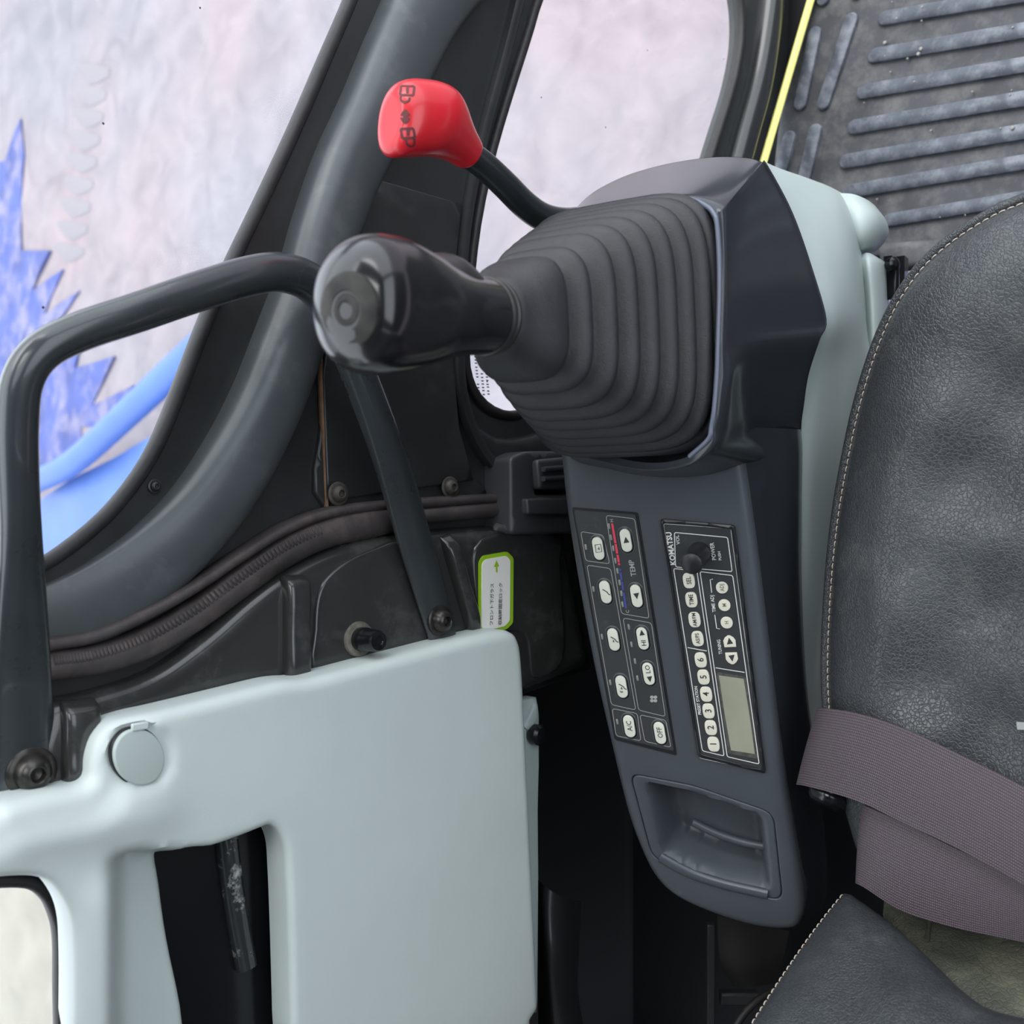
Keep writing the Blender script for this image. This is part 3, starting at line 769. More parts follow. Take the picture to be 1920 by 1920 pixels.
av = pa.hit(*np.array([(926, 1063), (931, 1050), (936, 1062), (932.6, 1062), (932.8, 1073), (930, 1073), (929.6, 1063)], float).T)
obj('sticker_arrow', av, [list(range(7))], M_green, stk, smooth=False)

# ------------------------------------------------------------------ latch block beside the console
lb = thing('window_latch', 'black plastic window latch block beside the console top', 'latch', WP(1010, 1000, .02))
LT = WALL.off(.03); M_latch = mat('latch_plastic', rgb(62, 62, 65), .4, bump=.1, bscale=400)
molded('latch_body', rr([(958, 858), (985, 846), (1100, 846), (1100, 1000), (958, 1003)], 10), [rr([(1000, 868), (1100, 866), (1100-2, 925), (1005, 928)], 6)], LT, M_latch, lb, thick=.03, er=.003, step=.012)
molded('latch_tongue', rr([(1008, 862), (1110, 852), (1112, 918), (1012, 918)], 8), [], WALL.off(.036), M_latch, lb, thick=.02, er=.003, step=.012)
for y in (880, 898):
    sweep('grip_ridge', [WP(1018, y, .038), WP(1060, y-3, .038), WP(1100, y-6, .038)], superel(.0022, .003, 2.5, 8), NW, M_latch, lb, n=2)
molded('latch_foot', rr([(988, 935), (1100, 930), (1100, 965), (990, 965)], 5), [], WALL.off(.036), M_latch, lb, thick=.01, er=.002, step=.012)
sweep('weld_bead', [WP(930, 988, .022), WP(950, 992, .022), WP(1000, 996, .022), WP(1060, 993, .022)], superel(.003, .003, 2, 10), NW, mat('weld', rgb(84, 84, 84), .35, var=.5, vscale=120, bump=.6, bscale=150), lb)

# ------------------------------------------------------------------ threaded stop pin
pin = thing('stop_pin', 'short black capped stop pin on the dark pressed sheet', 'pin', WP(690, 1195, .017))
pc = WP(672, 1198, .018); pax = unit(P(704, 1193, .735)-pc)
pax = unit(NW*1.0+np.array([0, 0, .03]))
lathe('flange', pc, pax, [(.0125, -.002), (.0125, .001), (.0118, .0025), (.0098, .003)], mat('pin_steel', rgb(120, 116, 108), .45, metal=.4, var=.4, vscale=160), pin)
lathe('rubber_cap', pc, pax, [(.0085, .002), (.0086, .009), (.0082, .011), (.0078, .0125), (.0076, .021), (.0066, .0235), (.0035, .024), (.003, .0232), (.0004, .0232)], M_blackgloss, pin)

# ------------------------------------------------------------------ grab handle
gh = thing('grab_handle', 'bent black tubular grab handle bolted to the side wall', 'handle', WP(430, 1100, .02))
hp = [(48, 1500, .012), (47, 1380, .013), (45, 1260, .016), (42, 1130, .024), (38, 1000, .036), (33, 880, .047), (33, 790, .054), (42, 715, .060), (78, 660, .065), (150, 622, .069),
      (260, 585, .072), (370, 547, .072), (470, 517, .070), (530, 511, .067), (585, 533, .062), (625, 590, .058), (656, 660, .055), (690, 745, .050), (725, 840, .042), (755, 935, .033),
      (780, 1020, .027), (802, 1095, .0235), (822, 1165, .022), (832, 1200, .022)]
pts = [WP(x, y, o_) for x, y, o_ in hp]
r_ = .0108
w_ = [54, 54, 50, 44, 38]; sca = []
for i, p in enumerate(pts):
    if i < 5: sca.append((w_[i]*p[1]/K, (.004, .004, .0045, .0065, .0095)[i]))
    elif i >= 17: sca.append(((35, 37, 39, 39, 37, 34, 31)[i-17]*p[1]/K, (.0100, .0088, .0070, .0055, .0045, .004, .004)[i-17]))
    else: sca.append(((37 if i < 15 else 34)*p[1]/K, r_))
sweep('tube', pts, superel(1, 1, 2.15, 24), NW, M_handle, gh, scales=sca, n=5)
bolt('bolt', WP(58, 1447, .0155), NW, .0138, gh, hgt=.0075)
bolt('bolt', WP(824, 1163, .0255), NW, .0118, gh, hgt=.0062)

# ------------------------------------------------------------------ operator console
cons = thing('control_console', 'dark grey operator console with pale side cover beside the seat', 'console', P(1400, 1500, .84))
pA, pB, pC = P(1048, 850, .733), P(1392, 850, .683), P(1330, 1715, .785)
fn = np.cross(pB-pA, pC-pA); fn = unit(fn)
if fn[1] > 0: fn = -fn
FACE = Plane(pA, fn)
face_out = [(1040, 780), (1386, 780)]+cr([(1391, 850), (1408, 960), (1426, 1100), (1447, 1280), (1466, 1430), (1486, 1560), (1500, 1640), (1508, 1690), (1506, 1722), (1490, 1745), (1440, 1746), (1380, 1733),
      (1310, 1708), (1262, 1683), (1232, 1655), (1208, 1615), (1182, 1550), (1165, 1490), (1140, 1385), (1110, 1250), (1082, 1100), (1060, 960), (1048, 850)], 3).tolist()
tray_o = rr([(1180, 1450), (1300, 1473), (1450, 1525), (1468, 1690), (1330, 1660), (1222, 1608)], 22, 5)
molded('face_panel', face_out, [tray_o], FACE, M_cons, cons, thick=.05, er=.007, er_h=.0012, step=.008)
tray_in = np.asarray(rr([(1205, 1462), (1300, 1484), (1432, 1528), (1447, 1672), (1330, 1645), (1238, 1602)], 20, 5))
ti2 = FACE.ab(FACE.hit(*tray_in.T))
def tray_relief(px, py, d):
    q = FACE.ab(FACE.hit(px, py)); ins = inside(ti2, q); dd = np.where(ins, segdist(ti2, q), 0)
    h = -.032*sstep(dd, 0, .013)
    return h
tray_e = np.array([1325, 1568])+(np.asarray(tray_o)-np.array([1325, 1568]))*.992
molded('storage_tray', tray_e, [], FACE, M_cons, cons, hf=tray_relief, thick=.04, er=.0012, step=.0032, base_off=-.0002)
for a in ([(1238, 1606), (1290, 1634), (1350, 1655), (1440, 1676)], ):
    sweep('tray_lip', [FACE.hit(x, y, -.001) for x, y in a], superel(.0042, .0035, 2.2, 12), FACE.n, mat('tray_lip_plastic', rgb(72, 77, 84), .3), cons, n=5)
sweep('tray_ridge', [FACE.hit(x, y, -.018) for x, y in [(1299, 1541), (1340, 1561), (1390, 1578), (1440, 1588)]], superel(.003, .003, 2.2, 12), FACE.n, M_cons, cons, n=5)
def pl3(a, b, c): return Plane(np.array(a), np.cross(np.array(b)-a, np.array(c)-a))
SIDE = pl3(P(1359, 500, .599), P(1356, 740, .601), P(1549, 600, .745))
# side of the lower console, turning away under the arm
side_rows = []
for (x0, y0, x1, y1) in ((1388, 800, 1500, 805), (1391, 850, 1503, 850), (1408, 960, 1502, 960), (1426, 1100, 1503, 1100), (1447, 1280, 1512, 1275), (1466, 1430, 1530, 1425), (1486, 1560, 1545, 1555), (1500, 1640, 1552, 1640), (1507, 1700, 1548, 1690), (1500, 1735, 1535, 1715)):
    a = FACE.hit(x0, y0, -.004); b = P(x1, y1, a[1]+.076); mid = P((x0+x1)/2, (y0+y1)/2, a[1]+.034)
    c_ = P(x1-4, y1, a[1]+.14)
    side_rows.append([a, mid, b, c_])
gridsurf('console_side', side_rows, M_hood, cons, px=False, nu=5, nv=5)
# hood that carries the joystick boot
hs = [  # around the boot opening: inner edge, rim, shoulder, back edge, deep edge
    [(1000, 520, .700), (995, 520, .702), (990, 520, .705), (985, 520, .72), (985, 520, .80)],
    [(1070, 425, .690), (1064, 416, .694), (1068, 406, .70), (1080, 390, .725), (1095, 380, .82)],
    [(1140, 398, .668), (1138, 388, .670), (1138, 374, .676), (1146, 342, .715), (1160, 340, .82)],
    [(1215, 381, .645), (1214, 372, .646), (1216, 355, .654), (1228, 313, .715), (1240, 312, .82)],
    [(1285, 376, .622), (1288, 367, .622), (1296, 350, .632), (1325, 296, .715), (1330, 298, .82)],
    [(1322, 390, .609), (1332, 378, .608), (1346, 366, .618), (1398, 296, .72), (1398, 299, .82)],
    [(1341, 420, .602), (1354, 410, .601), (1376, 398, .614), (1438, 309, .745), (1440, 311, .83)],
    [(1345, 470, .601), (1359, 468, .599), (1388, 460, .615), (1486, 400, .745), (1488, 400, .83)],
    [(1346, 540, .600), (1360, 540, .598), (1392, 536, .615), (1524, 508, .745), (1525, 508, .83)],
    [(1344, 620, .600), (1358, 620, .598), (1392, 620, .615), (1549, 600, .745), (1548, 600, .83)],
    [(1343, 650, .600), (1357, 652, .598), (1390, 708, .618), (1536, 638, .750), (1534, 638, .83)],
    [(1341, 705, .601), (1355, 708, .599), (1390, 708, .618), (1515, 705, .750), (1513, 705, .83)],
    [(1336, 770, .603), (1350, 776, .601), (1384, 788, .622), (1504, 778, .757), (1501, 780, .83)],
    [(1331, 800, .605), (1345, 806, .604), (1384, 788, .622), (1490, 842, .757), (1488, 842, .83)],
    [(1325, 824, .607), (1338, 836, .606), (1368, 850, .630), (1398, 868, .690), (1420, 860, .76)],
    [(1290, 856, .618), (1296, 870, .618), (1310, 884, .640), (1325, 890, .690), (1340, 880, .76)],
    [(1225, 868, .640), (1225, 882, .641), (1228, 893, .660), (1232, 894, .705), (1240, 880, .77)],
    [(1150, 856, .668), (1146, 868, .670), (1145, 879, .685), (1146, 880, .72), (1150, 870, .78)],
    [(1075, 826, .695), (1068, 838, .698), (1062, 850, .71), (1060, 852, .735), (1065, 846, .79)],
    [(1010, 740, .702), (1005, 745, .705), (1000, 745, .715), (1000, 745, .74), (1005, 740, .80)]]
TOP = pl3(P(1138, 388, .670), P(1288, 367, .622), P(1325, 296, .712))
for k_ in (2, 3, 4, 5): q_ = hs[k_]; hs[k_] = q_[:3]+[(*q_[3][:2], float(TOP.hit(*q_[3][:2])[1])), q_[4]]
for k_ in (6, 7, 8, 9, 10, 11, 12, 13): q_ = hs[k_]; hs[k_] = q_[:3]+[(*q_[3][:2], float(SIDE.hit(*q_[3][:2])[1])), q_[4]]
hs.insert(6, [(1336, 405, .604), (1347, 394, .602), (0, 0, 0), (1428, 304, float(TOP.hit(1428, 304)[1])), (1430, 306, .83)])
hs2 = []
for k_, (a_, b_, c_, d_, e_) in enumerate(hs):
    low = {12: .640, 13: .668, 14: .681}.get(k_)
    if low:
        b_, d_ = np.array(b_, float), np.array((*d_[:2], (.744, .756, .768)[k_-12])); M_ = np.array((1393, b_[1]*.75+d_[1]*.25, low))
        hs2.append([a_, tuple(b_), tuple(b_*.55+M_*.45-np.array([0, 0, .012])), tuple(M_), tuple(M_*.6+d_*.4), tuple(M_*.07+d_*.93), tuple(d_), tuple(d_*.9+np.array(e_)*.1), e_]); continue
    b_, d_ = np.array(b_, float), np.array(d_, float); L_ = lambda t, dz: tuple(b_*(1-t)+d_*t+np.array([0, 0, dz]))
    hs2.append([a_, tuple(b_), L_(.12, -.003), L_(.35, -.004), L_(.65, -.003), L_(.93, -.001), tuple(d_), tuple(d_*.9+np.array(e_)*.1), e_])
gridsurf('hood', hs2, M_hood, cons, nu=6, nv=5, closed_u=True, sharp=75)
sweep('boot_frame', [P(x+3, y-3 if k_ < 7 else y, d-.001) for k_, (x, y, d) in enumerate([q_[0] for q_ in hs[1:17]])], superel(.0016, .0016, 2, 8), np.array([-.5, -.85, 0]), mat('frame_plastic', rgb(96, 102, 118), .3), cons, n=5)
# pale side cover below the console
cv = [[(1434, 304, .79), (1440, 306, .80), (1446, 310, .83), (1450, 316, .88)],
      [(1468, 362, .775), (1492, 343, .80), (1530, 343, .84), (1556, 350, .89)],
      [(1497, 440, .765), (1540, 415, .79), (1582, 392, .83), (1600, 390, .89)],
      [(1519, 505, .76), (1560, 500, .775), (1602, 490, .81), (1622, 490, .87)],
      [(1543, 600, .755), (1575, 600, .77), (1612, 600, .81), (1632, 600, .87)],
      [(1508, 700, .765), (1545, 700, .772), (1600, 700, .80), (1640, 700, .84)],
      [(1498, 850, .77), (1530, 850, .775), (1580, 850, .80), (1615, 850, .84)],
      [(1498, 1000, .78), (1525, 1000, .785), (1566, 1000, .81), (1595, 1000, .85)],
      [(1503, 1200, .79), (1522, 1200, .80), (1552, 1200, .82), (1578, 1200, .86)],
      [(1514, 1340, .80), (1530, 1340, .81), (1548, 1340, .83), (1562, 1340, .87)],
      [(1526, 1430, .81), (1538, 1430, .82), (1550, 1430, .84), (1562, 1430, .88)]]
cover = cons
gridsurf('side_cover', cv, M_cream, cover, nu=6, nv=6)['label'] = 'pale grey green side cover below the dark console'
def lump(name, rows): return gridsurf(name, rows, M_cream, cover, nu=5, nv=5)
lump('cover_lug', [[(1575, 362, .88), (1600, 364, .865), (1625, 374, .865), (1640, 385, .89), (1642, 388, .93)],
                   [(1575, 385, .86), (1610, 388, .845), (1645, 400, .85), (1660, 412, .885), (1662, 416, .93)],
                   [(1580, 430, .855), (1615, 430, .84), (1650, 432, .85), (1664, 438, .885), (1666, 440, .93)],
                   [(1590, 465, .86), (1615, 466, .85), (1640, 464, .86), (1650, 462, .89), (1652, 462, .93)],
                   [(1600, 480, .88), (1615, 480, .88), (1635, 474, .885), (1642, 470, .90), (1642, 470, .93)]])
lump('cover_foot', [[(1612, 478, .86), (1628, 474, .85), (1648, 484, .86), (1660, 492, .90)],
                    [(1616, 500, .845), (1630, 492, .835), (1652, 500, .85), (1665, 505, .90)],
                    [(1622, 560, .845), (1636, 560, .835), (1656, 560, .85), (1667, 560, .90)],
                    [(1628, 660, .845), (1640, 660, .835), (1658, 660, .85), (1668, 660, .90)],
                    [(1630, 760, .85), (1642, 760, .84), (1658, 760, .86), (1668, 760, .90)]])
v, f = box_S(P(1672, 530, .88), np.array([.003, .002, 0]), np.array([-.003, .006, 0]), np.array([0, 0, .014])); bevel(obj('hinge', v, f, M_blackgloss, cover), .002)
lathe('hinge_pin', P(1668, 497, .87), np.array([.4, -.9, 0]), [(.006, 0), (.006, .006), (.003, .008), (.0005, .008)], M_blackgloss, cover, k=12)

# ------------------------------------------------------------------ air-conditioner control panel
def crop(cx, cy): return (1040+.2916*cx, 920+.2916*cy)
PD = (-.17, -1.0)             # along the panels, rear to front
ACP = FACE.off(.0012)
ac = thing('climate_panel', 'dark climate control panel with ivory pill buttons on console', 'control panel', FACE.hit(1170, 1190, .001))
acc = [(1072, 951), (1196, 961), (1269, 1417), (1152, 1387)]
molded('panel_rim', rr(acc, 4), [], FACE.off(.0006), M_panelrim, ac, thick=.0006, er=0, step=.03)
acf = [(1076, 956), (1192, 965), (1264, 1409), (1155, 1382)]
molded('panel_face', rr(acf, 4), [], ACP, M_panel, ac, thick=.0006, er=0, step=.03)
lines = [rr([crop(*q) for q in qq], 6) for qq in (
    [(330, 158), (515, 180), (608, 820), (430, 790)], [(168, 262), (312, 285), (355, 470), (200, 450)], [(208, 478), (360, 500), (522, 1410), (365, 1375)],
    [(440, 818), (622, 850), (712, 1452), (540, 1410)], [(370, 1400), (532, 1432), (555, 1608), (395, 1575)], [(548, 1440), (715, 1475), (748, 1650), (580, 1610)])]
v, f = join([ribbon_data(ACP, l, .00045, .0002) for l in lines]); obj('printed_outlines', v, f, M_print, ac, smooth=False)
for v, f in (text_data(ACP, *crop(502, 497), 'TEMP', 14.5, PD, h=.0003, sx=.92), text_data(ACP, *crop(368, 192), 'H', 9, PD, h=.0003), text_data(ACP, *crop(470, 776), 'C', 9, PD, h=.0003)):
    obj('printed_word', v, f, M_print, ac, smooth=False)
def strokes(pl, segs, w, closed=False): return join([ribbon_data(pl, s, w, .0003, closed) for s in segs])
def seg(a, b, t0, t1): a = np.array(crop(*a)); b = np.array(crop(*b)); return [tuple(a+(b-a)*t0), tuple(a+(b-a)*t1)]
v, f = strokes(ACP, [seg((370, 210), (416, 478), a, b) for a, b in ((0, .47), (.49, .72), (.75, .93), (.95, 1))], .0016); obj('warm_scale', v, f, M_redp, ac, smooth=False)
v, f = strokes(ACP, [seg((420, 500), (460, 755), a, b) for a, b in ((0, .06), (.1, .3), (.33, .55), (.6, 1))], .0015); obj('cool_scale', v, f, M_bluep, ac, smooth=False)
M_lamp = mat('indicator_window', rgb(140, 146, 138), .4)
for q in ((350, 228), (363, 300), (377, 370), (391, 450), (404, 515), (418, 590), (430, 660), (437, 730), (250, 632), (305, 938), (358, 1232), (403, 1485), (200, 362), (477, 875), (495, 988), (517, 1095), (533, 1205)):
    plate('indicator', ACP, rotbox_ab(ACP, *crop(*q), PD, 5.5, 2.0, 5, 12), 0, .0004, .0001, M_lamp, ac, k=1)
def tri_px(c, s, up_):
    c = np.array(c); a = np.array([-.17, -1])/1.014; b = np.array([1, -.17])/1.014
    k_ = 1 if up_ else -1
    return [tuple(c+a*s*k_), tuple(c-a*s*.75*k_+b*s*.85), tuple(c-a*s*.75*k_-b*s*.85)]
def flat(pl, polys, h=.0003):
    return join([(pl.S(pl.ab(pl.hit(*np.array(p, float).T)), h), [list(range(len(p)))]) for p in polys])
BT = ACP.off(.0013)
def local_strokes(c, segs, s):
    c = np.array(c); a = np.array([-.17, -1])/1.014; b = np.array([-1, .17])/1.014   # a: reading direction, b: up
    return [[tuple(c+a*x*s+b*y*s) for x, y in sg] for sg in segs]
seat_icon = [[(.55, .5), (.25, .1), (-.1, -.3), (-.5, -.45)], [(-.5, -.45), (-.7, -.8)]]
acbtn = [((282, 370), 'recirc'), ((460, 318), 'up'), ((527, 675), 'down'), ((328, 650), 'seat1'), ((380, 955), 'seat2'), ((432, 1258), 'seat3'), ((567, 948), 'HI'), ((605, 1175), 'LO'), ((482, 1512), 'A/C'), ((678, 1555), 'OFF')]
for q, kind in acbtn:
    c = crop(*q)
    ringab = capsule_ab(ACP, *c, PD, 27.5, 15)
    rg = plate('button_surround', ACP, ringab, 0, .0004, .0002, mat('surround_grey', rgb(92, 95, 95), .5), ac, k=1)
    plate('button_shadow_gap', ACP, capsule_ab(ACP, *c, PD, 26, 13.8), 0, .0006, .0002, M_panelrim, ac, k=1)
    b = plate('button', ACP, capsule_ab(ACP, *c, PD, 22.5, 10.3), 0, .0013, .0005, M_btn, ac)
    if kind in ('up', 'down'): v, f = flat(BT, [tri_px(c, 6.5, kind == 'up')])
    elif kind == 'HI': v, f = join([text_data(BT, c[0]+2.2, c[1]+9, 'HI', 13, PD, h=.0002, bold=.01), flat(BT, [tri_px((c[0]-1.7, c[1]-10), 6, True)])])
    elif kind == 'LO': v, f = join([text_data(BT, c[0]-1.5, c[1]-8, 'LO', 13, PD, h=.0002, bold=.01), flat(BT, [tri_px((c[0]+2, c[1]+10), 6, False)])])
    elif kind == 'recirc': v, f = strokes(BT, local_strokes(c, [[(.8, .6), (-.8, .6), (-.8, -.6), (.8, -.6), (.8, .6)], [(-.1, -.2), (-.1, .25)], [(-.4, -.1), (.3, -.1)]], 9), .0005)
    elif kind.startswith('seat'):
        sg = list(seat_icon)
        if kind != 'seat1': sg.append([(-.1, .1), (-.55, .0), (-.35, .25)])
        if kind == 'seat3': sg.append([(-.8, .45), (-1.05, .3), (-1.1, .0), (-.85, .1)])
        v, f = strokes(BT, local_strokes(c, sg, 10), .0007)
    else: v, f = text_data(BT, *c, kind, 14, PD, h=.0002, sx=.9, bold=.008)
    obj('legend', v, f, M_ink, b, smooth=False)
c = np.array(crop(637, 1338)); fan = []
for k_ in range(4):
    a = math.radians(45+90*k_); cc = c+4.6*np.array([math.cos(a), math.sin(a)])
    fan.append([(cc[0]+3.6*math.cos(t)*1.0, cc[1]+3.2*math.sin(t)) for t in np.linspace(0, 2*math.pi, 10, endpoint=False)])
v, f = flat(ACP, fan); obj('fan_symbol', v, f, M_print, ac, smooth=False)

# ------------------------------------------------------------------ radio
RD = FACE.off(.002)
rad = thing('radio', 'black car radio with knob, cream buttons and blank display', 'radio', FACE.hit(1335, 1210, .001))
rc = [(1237, 974), (1377, 986), (1435, 1452), (1308, 1420)]
molded('radio_bezel', rr(rc, 6), [rr([(1243, 981), (1371, 992), (1428, 1443), (1313, 1414)], 5)], FACE.off(.003), M_panelrim, rad, thick=.003, er=.0008, step=.02)
molded('faceplate', rr([(1242, 980), (1372, 991), (1429, 1444), (1312, 1415)], 5), [], RD, M_panel, rad, thick=.002, er=0, step=.03)
PR = (-.15, -1.0)
lines = [rr([crop(*q) for q in qq], 4) for qq in (
    [(770, 268), (1112, 300), (1142, 520), (778, 490)], [(765, 500), (915, 515), (1090, 1705), (950, 1672)], [(935, 520), (1145, 545), (1315, 1757), (1110, 1710)],
    [(700, 212), (1132, 242), (1338, 1808), (932, 1718)])]
lw = [.0006, .0006, .0006, .00025]
parts = [ribbon_data(RD, l, w_, .0002) for l, w_ in zip(lines, lw)]
for s in ([(855, 1008), (978, 1030)], [(1035, 1138), (1222, 1168)], [(1018, 568), (1000, 572), (1010, 655)], [(1030, 798), (1042, 885), (1062, 888)]):
    parts.append(ribbon_data(RD, [crop(*q) for q in s], .0006, .0002, False))
v, f = join(parts); obj('printed_outlines', v, f, M_white, rad, smooth=False)
for v, f in (text_data(RD, *crop(750, 372), 'KOMATSU', 14.5, PR, h=.0003, bold=.03, sx=.96), text_data(RD, *crop(793, 315), 'VOL', 9.5, PR, h=.0003, bold=.01), text_data(RD, *crop(1020, 390), 'POWER', 11, PR, h=.0003, sx=.9, bold=.01),
             text_data(RD, *crop(1062, 418), 'PUSH', 7.5, PR, h=.0003, bold=.01), text_data(RD, *crop(1062, 1003), 'TUNING', 9, PR, h=.0003, sx=.85, bold=.01), text_data(RD, *crop(1020, 725), 'TIME ADJ', 9.5, PR, h=.0003, sx=.88, bold=.01),
             text_data(RD, *crop(922, 1348), 'PRESET STATION', 8.2, PR, h=.0003, sx=.93, bold=.02)):
    obj('printed_word', v, f, M_white, rad, smooth=False)
RB = RD.off(.0010)
col1 = [('SEL', 864, 577), ('TIME', 880, 700), ('AM/FM', 900, 828), ('AS/PS', 920, 950), ('6', 940, 1087), ('5', 958, 1197), ('4', 975, 1307), ('3', 990, 1415), ('2', 1005, 1522), ('1', 1022, 1628)]
for t, x, y in col1:
    c = crop(x, y); b = plate('button', RD, rotbox_ab(RD, *c, PR, 15.2, 11.2, 2.9, 22), 0, .0010, .0004, M_btn2, rad)
    sz = {1: 17, 3: 12.5, 4: 12, 5: 10.5}[len(t)]
    v, f = text_data(RB, *c, t, sz, PR, h=.0002, sx=.85 if len(t) > 1 else 1); obj('legend', v, f, M_ink, b, smooth=False)
for t, x, y in (('ADJ', 1077, 622), ('M', 1092, 735), ('H', 1107, 847)):
    c = crop(x, y); b = plate('button', RD, rotbox_ab(RD, *c, PR, 11.6, 11.4, 2.1, 22), 0, .0010, .0004, M_btn2, rad)
    v, f = text_data(RB, *c, t, 10.5, PR, h=.0002, sx=.85); obj('legend', v, f, mat('print_brown', rgb(120, 104, 84), .6), b, smooth=False)
for up_, x, y in ((True, 1125, 968), (False, 1140, 1075)):
    c = crop(x, y); s = 1 if up_ else -1
    o0 = RD.ab(RD.hit(*c)); sc0 = RD.hit(*c)[1]/K; d1 = RD.ab(RD.hit(c[0]+PR[0], c[1]+PR[1]))-o0; ex = d1/np.linalg.norm(d1)*s; ey = np.array([-ex[1], ex[0]])*s
    sh = [(-11, -11), (-11, 11), (2, 11.5), (8, 8), (12, 2), (12, -2), (8, -8), (2, -11.5)]
    b = plate('button', RD, [o0+a*sc0*ex+q*sc0*ey for a, q in sh], 0, .0010, .0003, M_btn2, rad)
    v, f = flat(RB, [tri_px(c, 7, up_)], .0002); obj('legend', v, f, M_ink, b, smooth=False)
lc = [crop(*q) for q in ((1040, 1165), (1232, 1198), (1305, 1725), (1115, 1690))]
disp = molded('display_bezel', rr(lc, 4), [], RD.off(.0004), mat('display_border', rgb(76, 76, 72), .5, var=.4, vscale=300), rad, thick=.0004, er=0, step=.03)
lc = [crop(*q) for q in ((1055, 1182), (1222, 1212), (1288, 1700), (1127, 1668))]
molded('screen', rr(lc, 2), [], RD.off(.0007), M_lcd, disp, thick=.0003, er=0, step=.03)
kb = FACE.hit(1312, 1036, .002)
lathe('volume_knob', kb, FACE.n, [(.0078, 0), (.0078, .004), (.0076, .024), (.0072, .0262), (.0055, .0272), (.0005, .0276)], mat('knob_satin', rgb(30, 32, 36), .38), rad, k=32)

# ------------------------------------------------------------------ joystick with bellows boot
AX = unit(np.array([.52, .845, .10])); KN = P(680, 570, .44)
AX = unit(P(1160, 620, .648)-KN); LEN = np.linalg.norm(P(1160, 620, .648)-KN)
E1 = unit(np.cross(np.array([0, 0, 1.]), AX)); E1 = E1 if E1[0] > 0 else -E1
E2 = np.cross(AX, E1); E2 = E2 if E2[2] > 0 else -E2
def jring(t, w, h, e=2.0, k=48, shift=(0, 0)):
    c = KN+AX*t+E1*shift[0]+E2*shift[1]
    return [c+E1*a+E2*b for a, b in superel(w, h, e, k)]
joy = thing('joystick', 'black joystick lever with rounded grip and pleated rubber boot', 'joystick', P(1165, 620, .652))
t0, t1 = .146, LEN-.004; NR = 7; secs = []
tp_ = .128
secs.append(jring(.098, .0165, .0178, 2.1)); secs.append(jring(.106, .0185, .021, 2.3)); secs.append(jring(.114, .0225, .026, 2.7)); secs.append(jring(.121, .0268, .0305, 3.2))
secs.append(jring(tp_-.001, .0285, .0325, 3.4)); secs.append(jring(tp_+.002, .0288, .033, 3.5)); secs.append(jring(tp_+.005, .0275, .0315, 3.5))
for i in range(NR):
    q = i/(NR-1); t = t0+(t1-.006-t0)*q**.93; w = .0340+(.0660-.0340)*q**.9; h = .0395+(.0770-.0395)*q**.80; e = 3.6+.6*q
    dt = .0125 if i else .012; g_ = .0120 if i else .008
    for dt_, dw in ((-.0078, -.0110), (-.0060, -.0085), (-.0046, -.0055), (-.0032, -.0028), (-.0014, -.0008), (.0008, 0), (.0028, -.0005), (.0042, -.0020), (.0050, -.0045), (.0053, -.0085)):
        if i == 0: dt_ = max(dt_, -.0095)
        secs.append(jring(t+dt_, w+dw, h+dw*.95, e))
secs.append(jring(t1-.001, .0655, .0765, 4.3)); secs.append(jring(t1+.002, .069, .080, 4.5)); secs.append(jring(t1+.006, .069, .080, 4.5))
loft('boot', secs, M_boot, joy, sharp=80)
# grip: ball end, thumb swelling, neck
gs = []
for t, w, h, e, sx_, sy_ in ((-.0128, .004, .0045, 2, .001, -.003), (-.0122, .012, .013, 2, .001, -.003), (-.0095, .0185, .020, 2.1, .0005, -.0025), (-.0050, .0235, .0255, 2.15, -.001, -.0015), (.002, .0265, .0292, 2.15, -.002, 0), (.010, .0278, .0308, 2.15, -.003, .0005),
                        (.020, .0278, .0305, 2.1, -.002, .001), (.031, .0270, .0285, 2.1, -.001, .0005), (.042, .0250, .0258, 2.1, 0, 0), (.054, .0225, .0232, 2.1, 0, 0), (.066, .0205, .0212, 2.05, 0, 0), (.078, .0195, .0200, 2, 0, 0), (.089, .0190, .0194, 2, 0, 0), (.0945, .0186, .0190, 2, 0, 0), (.0965, .0170, .0175, 2, 0, 0)):
    gs.append(jring(t, w, h, e, 48, (sx_, sy_)))
gs = cr(np.array(gs).reshape(len(gs), -1), 3).reshape(-1, 48, 3)
grip = loft('grip', gs, M_grip, joy, sharp=80)
lathe('grip_collar', KN+AX*.0915, AX, [(.0185, 0), (.0200, .001), (.0202, .003), (.0192, .0038), (.0192, .0048), (.0200, .0056), (.0198, .0075), (.0180, .0085)], M_gripmatte, joy, k=40)
# thumb swelling on the side of the neck
bs = []
for t, r, o_ in ((.040, .006, .012), (.046, .0125, .0115), (.054, .0160, .0115), (.064, .0175, .0110), (.074, .0165, .0095), (.084, .0145, .0065), (.092, .012, .004)):
    bs.append(jring(t, r, r, 2, 32, (-.002, o_)))
bs = cr(np.array(bs).reshape(len(bs), -1), 3).reshape(-1, 32, 3)
loft('thumb_rest', bs, M_gripmatte, joy, sharp=80)
# worn cap on the end of the grip
axc = unit(AX+E1*.02+E2*.04); cc = KN-AX*.0123+E1*(.0015)+E2*(-.0035)
lathe('grip_cap', cc+axc*.006, -axc, [(.0165, 0), (.0165, .0035), (.0158, .0052), (.0135, .0062), (.0085, .0066), (.0078, .0060), (.0072, .0060), (.0066, .0068), (.0040, .0070), (.0036, .0064), (.0004, .0063)], M_gripcap, joy, k=40)

